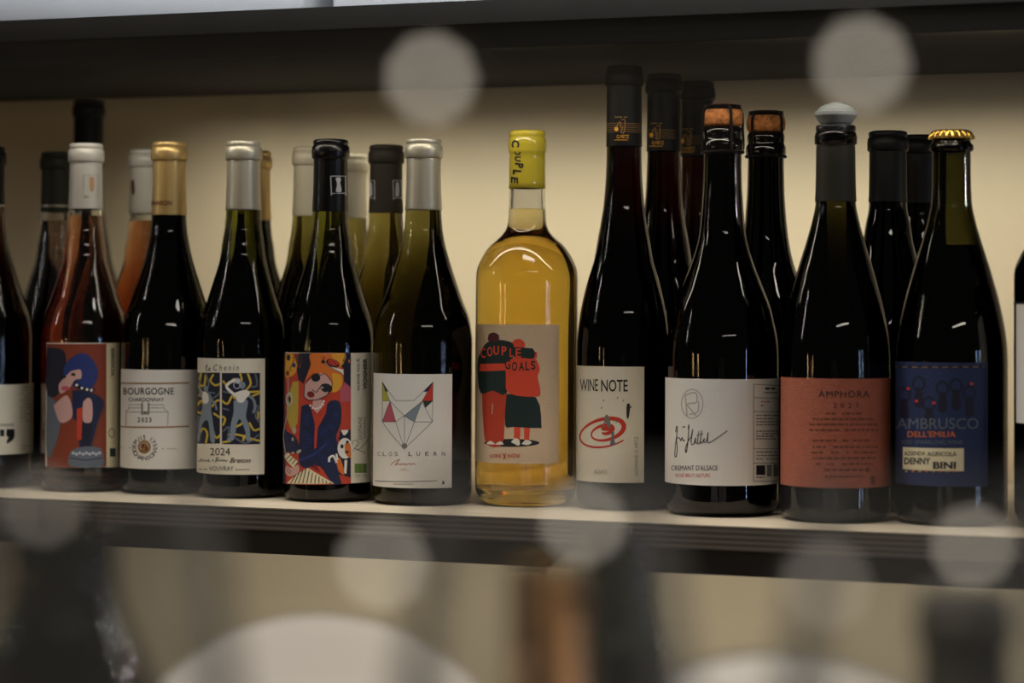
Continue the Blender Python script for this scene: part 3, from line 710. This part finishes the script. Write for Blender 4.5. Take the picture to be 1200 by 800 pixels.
    L.blob([(100, 1320), (170, 1345), (230, 1310), (242, 1390), (150, 1440), (95, 1400)], 'pink', 7); L.line([(110, 1340), (160, 1390)], 6, 'black', 8); L.line([(105, 1370), (150, 1410)], 6, 'black', 8)
    L.ell(240, 1165, 30, 16, 'soft', 7, rot=-.6); L.ell(175, 1180, 16, 12, 'soft', 7)
    # strip
    L.text('VIOGNIER', 944, 985, 138, 480, 'black', 3, bold=.03, rot=90)
    L.text('scène no.6', 868, 905, 140, 492, 'black', 3, rot=90)
    L.text('DOMAINE', 888, 930, 785, 1030, 'grey', 3, rot=90); L.dashes(0, 0, 0, 1)
    for i in range(8): L.rect(950, 790+i*30, 972, 808+i*30, 'soft', 3)
    L.line([(845, 1130), (965, 1180), (960, 1190)], 5, 'black', 3, 3); L.line([(820, 1100), (835, 1050), (880, 1045), (885, 1090), (850, 1130), (900, 1140), (980, 1060), (1000, 1020)], 5, 'black', 3, 5); L.line([(880, 1090), (830, 1160)], 4, 'black', 3)
    L.rect(850, 1298, 985, 1400, 'green', 3); L.rect(932, 1300, 938, 1398, 'soft', 4); L.dashes(850, 990, 1424, 10, 'soft', 3, 3); L.dashes(850, 990, 1445, 8, 'soft', 3, 6)
put(b4, .0367, (9.41, 325, 405), (85, 80, 1030, 1520), PAPER, art4)
# fox
def art5(L):
    A = dict(a=(46, 68), b=(372, 68), c=(132, 188), d=(250, 188), e=(46, 190), f=(372, 190), g=(95, 192), h=(300, 195), i=(188, 286), j=(46, 326), k=(368, 326), l=(132, 326), m=(252, 326), n=(188, 500), o=(75, 125), p=(314, 130))
    P = lambda *k: [A[x] for x in k]
    L.poly([A['a'], (76, 130), (90, 190), A['e']], 'olive', 1); L.poly([A['a'], (82, 130), (64, 130)], 'navy', 2); L.poly([A['b'], A['f'], A['h']], 'red', 1); L.poly([A['b'], (336, 130), (310, 132)], 'navy', 2)
    L.poly([(305, 190), (370, 192), (322, 236)], 'dgreen', 1); L.poly([A['g'], A['l'], A['j']], 'rose', 1); L.poly([(300, 195), (188, 286), (250, 326)], 'steel', 1)
    ln = [P('a', 'c', 'd', 'b'), P('a', 'j', 'n'), P('b', 'k', 'n'), P('a', 'g', 'i'), P('b', 'h', 'm'), P('h', 'i'), P('i', 'l'), P('i', 'm'), P('i', 'n'), P('j', 'l', 'n'), P('m', 'n'), P('m', 'k'), P('h', 'k'), P('g', 'j'), P('g', 'l'), P('e', 'g'), P('f', 'h')]
    for p in ln: L.line(p, 2.6, 'black', 3)
    L.ell(188, 482, 19, 18, 'grey', 4); L.poly([(176, 492), (200, 492), (188, 504)], 'grey', 4)
    for ch, x in zip('CLOSLUERN', (14, 48, 86, 124, 214, 266, 322, 376, 428)):
        L.text(ch, x, x+22, 520, 546, 'grey' if x < 200 else 'black', 3)
    L.line([(100, 606), (112, 590), (140, 575), (158, 568), (140, 590), (128, 606), (150, 596), (162, 606), (170, 594), (182, 604), (190, 594), (200, 606), (212, 596), (222, 594), (230, 606), (244, 594), (262, 604)], 3.4, 'brick', 3, 4)
    L.text('2021', 162, 206, 628, 642, 'tan', 3)
    L.rect(0, 704, 400, 708, 'black', 2); L.rect(115, 726, 245, 730, 'grey', 2)
    L.ell(438, 722, 8, 8, 'black', 3); L.rect(432, 706, 440, 722, 'black', 3)
put(b5, .0399, (5.516, 440, 435), (-14, 18, 494, 755), PAPERW, art5)
# couple
def art6(L):
    L.ell(192, 508, 104, 15, 'black', 2)
    L.blob([(80, 312), (170, 314), (165, 400), (156, 512), (98, 512), (84, 420)], 'rust', 3); L.line([(120, 360), (118, 400)], 4, 'tan', 4)
    L.blob([(66, 190), (90, 140), (125, 122), (170, 125), (198, 140), (196, 190), (172, 322), (120, 312), (76, 322), (64, 250)], 'bgreen', 4, 3)
    L.blob([(106, 100), (124, 94), (143, 104), (140, 126), (104, 126)], 'maroon', 5, 3)
    L.blob([(203, 330), (222, 330), (222, 500), (200, 500)], 'fig', 3, 2); L.poly([(236, 440), (260, 440), (256, 500), (238, 500)], 'fig', 3)
    L.blob([(188, 505), (205, 490), (220, 500), (218, 518)], 'white', 4, 3); L.blob([(228, 512), (245, 496), (266, 506), (250, 516)], 'white', 4, 3); L.blob([(96, 512), (112, 500), (128, 514)], 'white', 4, 3); L.blob([(128, 514), (148, 502), (160, 514)], 'white', 4, 3)
    L.blob([(172, 325), (282, 338), (302, 440), (290, 452), (200, 448), (166, 440)], 'bgreen', 4, 3)
    L.blob([(168, 210), (200, 190), (272, 186), (296, 230), (288, 260), (298, 310), (285, 335), (180, 322), (170, 260)], 'fig', 5, 3)
    L.ell(216, 140, 25, 22, 'fig', 3)
    L.blob([(176, 150), (270, 154), (276, 190), (240, 190), (178, 182)], 'bgreen', 6, 2)
    L.poly([(74, 212), (165, 210), (172, 236), (90, 240), (70, 238)], 'fig', 6); L.poly([(276, 165), (286, 168), (286, 190), (276, 190)], 'fig', 6)
    for ch, x, y, w_, h_ in (('C', 76, 152, 18, 38), ('O', 100, 148, 20, 36), ('U', 124, 144, 20, 34), ('P', 154, 146, 18, 34), ('L', 184, 154, 15, 32), ('E', 206, 154, 20, 34)):
        L.text(ch, x, x+w_, y, y+h_, 'fig', 8, bold=.02)
    for ch, x, y, w_, h_ in (('G', 166, 196, 20, 36), ('O', 192, 204, 20, 34), ('A', 218, 204, 20, 34), ('L', 242, 202, 15, 34), ('S', 262, 200, 18, 34)):
        L.text(ch, x, x+w_, y, y+h_, 'bgreen', 8, bold=.02)
    L.text('LOIRE', 110, 152, 550, 564, 'rust', 3, bold=.02); L.text('RHÔNE', 176, 222, 546, 564, 'rust', 3, bold=.02); L.line([(158, 548), (170, 568)], 4, 'rust', 3); L.line([(170, 546), (160, 570)], 4, 'rust', 3)
put(b6, .0408, (3.2, 540, 360), (46, 64, 367, 586), mat('paper_kraft', (216, 190, 158), .75, bump=.6, bscale=900), art6)
# spiral
def art7(L):
    L.text('WINE', 76, 156, 168, 222, 'black', 3, bold=.004, space=.96); L.text('NOTE', 170, 288, 170, 224, 'black', 3, bold=.012)
    pts = []; wd = []
    for i in range(90):
        t = i/89; a = math.radians(50) + (1-t)*2*PI*2.3; r_ = 10 + t*112
        pts.append((186+r_*math.cos(a)*1.06, 400+r_*math.sin(a)*.60-(r_*math.cos(a))*.20)); wd.append((9+7*math.cos(a+.3))*(1 if t < .9 else max(.15, (1-t)*10))+5)
    L.line(pts, wd, 'red', 2); L.ell(198, 384, 30, 14, 'red', 2, rot=-.2)
    L.blob([(284, 280), (296, 276), (298, 300), (292, 340), (284, 340), (282, 305)], 'black', 4, 3); L.line([(284, 305), (305, 290)], 5, 'black', 4)
    L.blob([(186, 335), (196, 325), (208, 345), (212, 380), (200, 385), (190, 360), (176, 388), (172, 384), (184, 356)], 'grey', 4, 2)
    L.blob([(214, 402), (228, 404), (226, 430), (232, 458), (210, 460), (216, 430)], 'slate', 4, 3)
    for x, y in ((178, 268), (170, 300), (240, 256), (266, 268), (228, 356), (236, 362)): L.line([(x, y), (x+5, y-9)], 4, 'grey', 3)
    L.text('ALSACE', 138, 196, 574, 590, 'grey', 3); L.text('DOMAINE G METZ', 318, 334, 424, 598, 'grey', 3, rot=90)
put(b7, .0366, (3.81, 660, 400), (58, 112, 361, 630), PAPER, art7)
# signed
def art8(L):
    L.ring(165, 212, 50, 68, 5, 'soft', 1, 24)  # embossed logo, its relief shading drawn as pale grey strokes
    L.line([(132, 172), (180, 160), (185, 205), (140, 215), (142, 270), (132, 172)], 6, 'soft', 1, 5); L.line([(140, 215), (185, 270)], 6, 'soft', 1); L.line([(150, 262), (190, 250), (195, 200)], 6, 'soft', 1, 4)
    L.line([(88, 345), (92, 318), (96, 330), (88, 400), (84, 450), (90, 460), (96, 420), (92, 380), (104, 370), (112, 385), (118, 370), (124, 386), (130, 380)], 4, 'black', 3, 4)
    L.line([(120, 322), (134, 318)], 4, 'black', 3); L.line([(146, 330), (150, 310), (146, 380), (138, 440), (134, 420), (150, 380), (160, 368), (168, 330), (160, 395), (172, 400), (182, 370), (180, 396), (192, 392)], 4, 'black', 3, 4)
    L.line([(196, 340), (190, 396), (202, 390), (210, 335), (204, 394), (214, 390), (222, 374), (220, 392), (232, 386), (240, 345), (238, 392), (262, 385), (330, 338)], 4.2, 'black', 3, 4); L.line([(186, 360), (216, 352)], 3.5, 'black', 3)
    L.text('CREMANT D\'ALSACE', 68, 284, 500, 524, 'black', 3, bold=.01, space=1.05); L.text('ROSÉ BRUT NATURE', 88, 248, 534, 556, 'rust', 3)
    L.line([(452, 120), (452, 575)], 3, 'grey', 2); L.line([(452, 120), (572, 128)], 3, 'grey', 2); L.line([(452, 183), (572, 186)], 3, 'grey', 2); L.line([(452, 248), (572, 250)], 3, 'grey', 2)
    L.line([(452, 422), (572, 420)], 3, 'grey', 2); L.line([(452, 490), (572, 486)], 3, 'grey', 2); L.line([(452, 575), (572, 570)], 3, 'grey', 2)
    L.dashes(490, 560, 140, 9, 'black', 3, 1); L.dashes(478, 565, 160, 6, 'grey', 3, 2); L.dashes(488, 530, 202, 6, 'brick', 3, 3); L.dashes(485, 540, 220, 6, 'grey', 3, 5)
    for i, y in enumerate((266, 282, 296, 310, 340, 352, 364, 376, 438, 454, 470)): L.dashes(464, 568, y, 6, 'grey', 3, i+9, .9)
    L.rect(464, 500, 506, 545, 'black', 3); L.rect(514, 498, 536, 552, 'grey', 3); L.rect(544, 496, 568, 552, 'grey', 3); L.dashes(464, 506, 556, 7, 'grey', 3, 4, .95)
put(b8, .0434, (4, 770, 420), (37, 97, 574, 596), PAPERW, art8)
# orange
def art9(L):
    for i in range(70):
        x = rnd.uniform(48, 560); y = rnd.choice([rnd.uniform(140, 165), rnd.uniform(140, 600)]) if x > 130 and x < 430 else rnd.uniform(140, 600)
        if 150 < x < 470 and y > 165: continue
        a = rnd.uniform(0, 6.28); pts = [(x+9*(1-t/7)*math.cos(a+t), y+11*(1-t/7)*math.sin(a+t)) for t in range(6)]
        L.line(pts, 3.5, 'brick', 1, 3)
    L.text('AMPHORA', 206, 434, 182, 212, 'black', 3, bold=.004, space=1.1); L.text('2021', 272, 382, 236, 258, 'black', 3, space=1.8)
    rows = [(240, 405, 283), (180, 455, 308), (165, 470, 332), (165, 470, 357), (180, 460, 404), (165, 470, 432), (175, 465, 457), (180, 460, 482), (195, 450, 508), (215, 420, 534), (235, 410, 564)]
    for i, (a, b, y) in enumerate(rows): L.dashes(a, b, y, 9, 'brown', 2, i+50, .9)
    L.rect(438, 562, 458, 600, 'brown', 2); L.ell(426, 534, 9, 12, 'brown', 2)
put(b9, .0407, (3.81, 905, 410), (38, 128, 528, 616), mat('paper_terracotta', (170, 92, 66), .75, bump=.6, bscale=900, noise=.1, scale=200), art9)
# blue
def art10(L):
    L.line([(550, 74), (948, 74)], 4, 'gold', 2); L.line([(948, 74), (948, 420)], 3, 'deep', 2)
    for i in range(9): L.rect(560+i*45, 71, 580+i*45, 78, 'black', 3)
    for x, y in ((590, 200), (655, 150), (760, 170), (820, 160), (700, 240), (880, 190)):
        L.ring(x, y, 26, 30, 9, 'deep', 2, 12); L.blob([(x-12, y+20), (x+12, y+20), (x+20, y+100), (x-20, y+100)], 'deep', 2, 2)
    for x, y in ((608, 172), (645, 228), (722, 236), (890, 150)): L.ell(x, y, 8, 7, 'red', 3, 8)
    L.text('LAMBRUSCO', 530, 920, 304, 352, 'slate', 3, bold=.006); L.text('DELL\'EMILIA', 605, 818, 362, 388, 'orange', 3, bold=.006)
    L.text('RED SPARKLING WINE', 580, 850, 402, 420, 'slate', 3)
    L.poly([(584, 432), (855, 438), (855, 540), (584, 530)], 'cream', 3)
    L.text('AZIENDA', 590, 684, 452, 470, 'black', 4, bold=.02); L.text('AGRICOLA', 692, 824, 454, 474, 'black', 4, bold=.02); L.text('DENNY', 590, 708, 480, 510, 'black', 4, bold=.04); L.text('BINI', 718, 820, 498, 530, 'black', 4, bold=.04)
    for i in range(8): L.ell(600+i*30, 540, 6, 5, 'orange' if i % 2 else 'mustard', 4, 6)
put(b10, .0409, (3.81, 905, 410), (546, 56, 962, 608), mat('paper_navy', (27, 42, 82), .7, bump=.4, bscale=900), art10)
# far-right
def art11(L):
    L.rect(1188, 354, 1290, 356.4, 'black', 2)
put(b11, .0385, (1, 0, 0), (1191, 355, 1320, 498), PAPERW, art11)
# capsule prints
def capprint(root, f, z, fn, tf):
    L = Label(root, f(z)+.0007, tf); fn(L); o_ = L.finish(root, 'emblem', off=.0002)
def emb4(L):
    L.line([(938, 432), (1022, 432), (1026, 565), (942, 565), (938, 432)], 5, 'silver', 2); L.line([(940, 533), (1024, 531)], 4, 'silver', 2)
    L.blob([(965, 445), (985, 436), (998, 450), (992, 470), (1000, 520), (968, 522), (975, 480)], 'silver', 2, 3); L.dashes(945, 1022, 550, 8, 'silver', 2, 3)
capprint(b4, f4, .262, emb4, (5, 200, 120))
def emb6(L):
    for x in (236, 130-18):
        L.line([(x+6, 366), (x+44, 366), (x+46, 470), (x+8, 470), (x+6, 366)], 3.5, 'silver', 2); L.line([(x+8, 448), (x+46, 448)], 3, 'silver', 2); L.blob([(x+20, 376), (x+32, 376), (x+34, 436), (x+16, 436)], 'silver', 2, 2)
capprint(k6, g6, .262, emb6, (4, 400, 120))
def embm(dx, dy):
    def fn(L):
        for i in range(5): L.line([(152+dx, 375+i*12+dy), (352+dx, 378+i*12+dy)], 2, 'gold', 1)
        L.ell(212+dx, 405+dy, 11, 13, 'amber', 2); L.line([(212+dx, 400+dy), (232+dx, 360+dy), (240+dx, 400+dy)], 4, 'gold', 2, 3); L.line([(240+dx, 352+dy), (262+dx, 355+dy), (256+dx, 425+dy), (240+dx, 425+dy), (250+dx, 390+dy)], 4, 'gold', 2, 4)
        L.text('G.METZ', 214+dx, 284+dx, 440+dy, 460+dy, 'amber', 2); L.line([(200+dx, 470+dy), (278+dx, 470+dy)], 3, 'amber', 2)
        L.dashes(205+dx, 275+dx, 336+dy, 6, 'gold', 2, 3)
    return fn
capprint(b7, f7, .292, embm(0, 0), (5, 680, 70))
capprint(k7, g7, .292, embm(206, 36), (5, 680, 70))
capprint(k8, g8, .292, embm(388, 70), (5, 680, 70))
def emb1(L):
    L.line([(490, 425), (575, 425), (575, 570), (490, 570), (490, 425)], 3, 'soft', 2); L.blob([(525, 440), (550, 440), (548, 515), (528, 515)], 'tan', 2, 2); L.rect(492, 545, 520, 570, 'soft', 2)
capprint(b1, f1, .262, emb1, (5, 0, 120))
def emb2(L): L.text('CHANSON', 850, 1006, 574, 602, 'brown', 2, bold=.02)
capprint(b2, f2, .245, emb2, (5, 0, 120))
def embk2(L): L.blob([(770, 460), (785, 455), (790, 530), (774, 535)], 'brown', 2, 2)
capprint(k2, g2, .262, embk2, (5, 0, 120))

# ------------------------------------------------------------------ on the upper shelf
CARD = mat('card_white', (224, 226, 230), .7)
for (x0, x1, lb) in ((-.56, -.153, 'white carton at the left end of the upper shelf'), (-.128, .40, 'white carton right of the first on the upper shelf')):
    t = thing('carton', lb, 'box', ((x0+x1)/2, .02, .3885), group='white cartons on the upper shelf')
    hw = (x1-x0)/2
    link('box_body', box_me('box_body', -hw, hw, -.085, .16, 0, .16, bev=.002), CARD, t)
    link('lid', box_me('lid', -hw-.001, hw+.001, -.0865, .1615, .12, .162, bev=.002), CARD, t)

# ------------------------------------------------------------------ foreground: bar counter with things out of focus
def plan(px, d): 
    p = at(px, 350, d); return p.x, p.y
TH = -PSI
CW = mat('counter_wood', (92, 66, 44), .5, noise=.3, scale=12)
o = link('counter', box_me('counter', -.75, .75, -.72, .72, -.04, 0, bev=.002), CW)
p = at(600, 350, 1.08); o.location = (p.x, p.y, -.2); o.rotation_euler.z = PSI
o.scale = (1, .55, 1)
tag(o, 'dark wooden counter below the shelf, out of focus', 'counter')
ZC = -.2
# plates standing on edge in a rack
PORC = mat('porcelain', (216, 212, 204), .22, coat=.3)
def plate(label, px, d, ytop):
    topz = at(px, ytop, d).z; R = (topz-ZC-.004)/2/math.cos(.14)
    x, y = plan(px, d)
    t = thing('plate', label, 'plate', (x, y, ZC+.004), PSI, group='white plates standing on the counter')
    prof = [(0, 0), (0, R*.55), (.002, R*.60), (.008, R*.74), (.013, R*.86), (.018, R*.985), (.0195, R), (.0185, R*1.0), (.0145, R*.86), (.010, R*.74), (.006, R*.60), (.0045, R*.52), (.0045, 0)]
    me = lathe('plate', [(z, r) for z, r in prof], 72, sharp=40)
    M = Matrix.Translation((0, 0, R*math.cos(.14))) @ Matrix.Rotation(PI/2-.14, 4, 'X')
    me.transform(M)
    link('dish', me, PORC, t)
    me2 = lathe('foot', [(-.004, R*.50), (-.004, R*.53), (0, R*.54), (0, R*.49)], 60, closed=True); me2.transform(M)
    link('foot_ring', me2, PORC, t)
    return x, y, R
pl1 = plate('large white plate on edge, blurred, below the amber bottle to the left', 378, 1.17, 722)
pl2 = plate('large white plate on edge, blurred, at the bottom right', 905, .98, 768)
for (x, y, R), w_ in ((pl1, .10), (pl2, .10)):
    t = thing('plate_stand', 'small wooden stand holding the plate %s' % ('at the bottom left' if w_ and x < pl2[0] else 'at the bottom right'), 'stand', (x, y, ZC), PSI, group='plate stands')
    link('base', box_me('base', -.05, .05, -.022, .05, 0, .0035, bev=.001), CW, t)
    for s_ in (-1, 1):
        bm = bmesh.new(); tube(bm, [(s_*.04, .045, .003), (s_*.04, .052, .10)], .003, 8); link('post', me_of(bm, 'post'), CW, t)

def fg_bottle(label, px, d, ytop, prof, R, gl, cap, H=None, z0=ZC):
    x, y = plan(px, d); topz = at(px, ytop, d).z; H = topz-z0
    t = thing('wine_bottle', label, 'bottle', (x, y, z0), face_cam(x, y), 'blurred bottles in the foreground')
    k = H/.2931 if prof is not prof_flute else H/.347
    pr = lambda R_: [(z*k, r) for z, r in prof(R_)]
    op, f = outer(pr, R, H-.0015)
    link('glass_body', lathe('glass_body', [(.003, 0), (.003, R*.45), (.0004, R*.72)]+op+[(H-.0015, 0)], 48), gl, t)
    if cap: link('capsule', cap_mesh(H-.055, H, f), cap, t)
    return t
def prof_squat(R): return [(.0, .80*R), (.0015, .90*R), (.006, .98*R), (.012, R), (.165, R), (.195, .95*R), (.222, .78*R), (.245, .55*R), (.262, .40*R), (.275, .36*R), (.36, .34*R)]
fg_bottle('dark squat blurred bottle in the left foreground below the shelf', 78, .80, 600, prof_squat, .048, BLACKG, None)
fg_bottle('blurred amber bottle in the foreground beneath the clear bottle', 648, .74, 655, prof_burgundy, .036, glass('glass_amber_fg', 1.4, (1, .95, .9), (14, 34, 60)), None)
fg_bottle('dark green blurred bottle in the foreground right of the amber one', 722, .88, 628, prof_squat, .036, glass('glass_green_fg', 1.45, (.9, 1, .92), (170, 150, 200)), None)
fg_bottle('brown blurred bottle in the right foreground', 1130, .74, 690, prof_burgundy, .042, glass('glass_brown_fg', 1.45, (1, .95, .9), (50, 90, 150)), CAP_BROWN)
fg_bottle('second dark blurred bottle at the far left foreground', -70, .95, 640, prof_burgundy, .042, BLACKG, CAP_GREY)

# raised ledge with wine glasses near the viewer
ZL = -.10
o = link('bar_ledge', box_me('bar_ledge', -.5, .5, -.14, .08, -.03, 0, bev=.002), CW)
p = at(600, 350, .50); o.location = (p.x, p.y, ZL); o.rotation_euler.z = PSI; tag(o, 'raised wooden bar ledge nearest the viewer, under the wine glasses', 'ledge')
TG = thin_glass('thin_glass', .14)
def wineglass(label, x, y, z, H, Rb, flip=False, grp='wine glasses standing on the bar ledge'):
    t = thing('wine_glass', label, 'glass', (x, y, z), 0, grp)
    s_ = -1 if flip else 1
    bowl = [(H*.46, .004), (H*.48, Rb*.45), (H*.53, Rb*.80), (H*.60, Rb), (H*.70, Rb*1.0), (H*.85, Rb*.86), (H*1.0, Rb*.72)]
    f = pchip(bowl); zs = [H*.46+(H*.54)*i/26 for i in range(27)]
    link('bowl', lathe('bowl', [(s_*q, f(q)) for q in zs], 56, sharp=80), TG, t)
    link('stem', lathe('stem', [(s_*q, r) for q, r in ((.006, .0075), (.012, .0045), (H*.2, .0035), (H*.42, .0036), (H*.462, .0060))], 20), TG, t)
    link('foot', lathe('foot', [(0, 0), (0, .034), (s_*.0012, .0345), (s_*.0025, .030), (s_*.006, .0078), (s_*.006, 0)], 48, sharp=60), TG, t)
    return t
for lb, px, d, H in (('wine glass standing in front of the far left bottles', 110, .50, .226), ('wine glass standing in front of the clear bottle of amber wine', 640, .51, .228),
                     ('wine glass standing in front of the orange and blue label bottles', 1090, .50, .227)):
    x, y = plan(px, d); wineglass(lb, x, y, ZL, H, .034)

# wooden rail frame standing on the ledge, the upper beads hang from it
p = at(600, 66, .47); x, y = plan(600, .47)
t = thing('rail_frame', 'wooden rail frame standing on the bar ledge, its blurred top rail crossing the view', 'rack', (x, y, ZL), PSI)
zt_ = p.z - ZL
RW = mat('rail_wood', (74, 70, 62), .6, noise=.25, scale=30)
link('top_rail', box_me('top_rail', -.30, .30, -.006, .006, zt_-.0052, zt_+.0065, bev=.001), RW, t)
for s_ in (-1, 1):
    link('post', box_me('post', s_*.29-.007, s_*.29+.007, -.007, .007, 0, zt_-.0053, bev=.001), RW, t)

# two added strings of glowing beads standing in for highlights on glass
GLINT = mat('glint_glow', (255, 236, 205), .4, emit=1)
def string(label, pts, grp, slack, sizes, power):
    P = [at(px, py, d) for px, py, d in pts]
    t = thing('glint_string', label, 'lights', P[0], 0, grp)
    bm = bmesh.new(); path = []
    for a, b in zip(P, P[1:]):
        for i in range(12):
            u = i/12; q = a.lerp(b, u); q = q + Vector((0, 0, .0035-slack*4*u*(1-u))); path.append(q-P[0])
    path.append(P[-1]-P[0]+Vector((0, 0, .0035)))
    tube(bm, path, .0004, 6); link('wire', me_of(bm, 'wire'), mat('clear_wire', (150, 140, 125), .4), t)
    for q, r, e in zip(P, sizes, power):
        key = 'glint_glow_%d' % round(e*10)
        if key not in MATS:
            mt, N, L, b = nt(key); b.inputs['Base Color'].default_value = (.8, .75, .65, 1)
            b.inputs['Emission Color'].default_value = (1.0, .90, .74, 1); b.inputs['Emission Strength'].default_value = e; MATS[key] = mt
        if r > 0:
            me = lathe('glow_bead', [(-r, 0)]+[(-r*math.cos(PI*i/14), r*math.sin(PI*i/14)) for i in range(1, 14)]+[(r, 0)], 20)
            ob = link('glow_bead', me, MATS[key], t); ob.location = q-P[0]
            s2 = link('bead_cap', lathe('bead_cap', [(r*.9, 0), (r*.9, r*.5), (r*1.9, r*.45), (r*1.9, 0)], 12), mat('clear_wire', (150, 140, 125), .4), ob)
    return t
string('added string of glowing beads across the top for blurred highlights', [(-300, -120, .42), (505, 92, .42), (1010, 75, .405), (1500, -100, .42)], 'strings of glowing beads for highlights', .012, (0, .0019, .0019, 0), (0, 2.9, 2.9, 0))
string('added string of glowing beads across the lower picture for blurred highlights', [(-200, 520, .44), (50, 592, .45), (448, 660, .42), (683, 612, .44), (968, 685, .42), (1140, 640, .45), (1500, 600, .45)], 'strings of glowing beads for highlights', .006,
       (0, .0018, .0019, .0018, .0019, .0018, 0), (0, .9, 2.2, 2.4, 1.0, 2.2, 0))
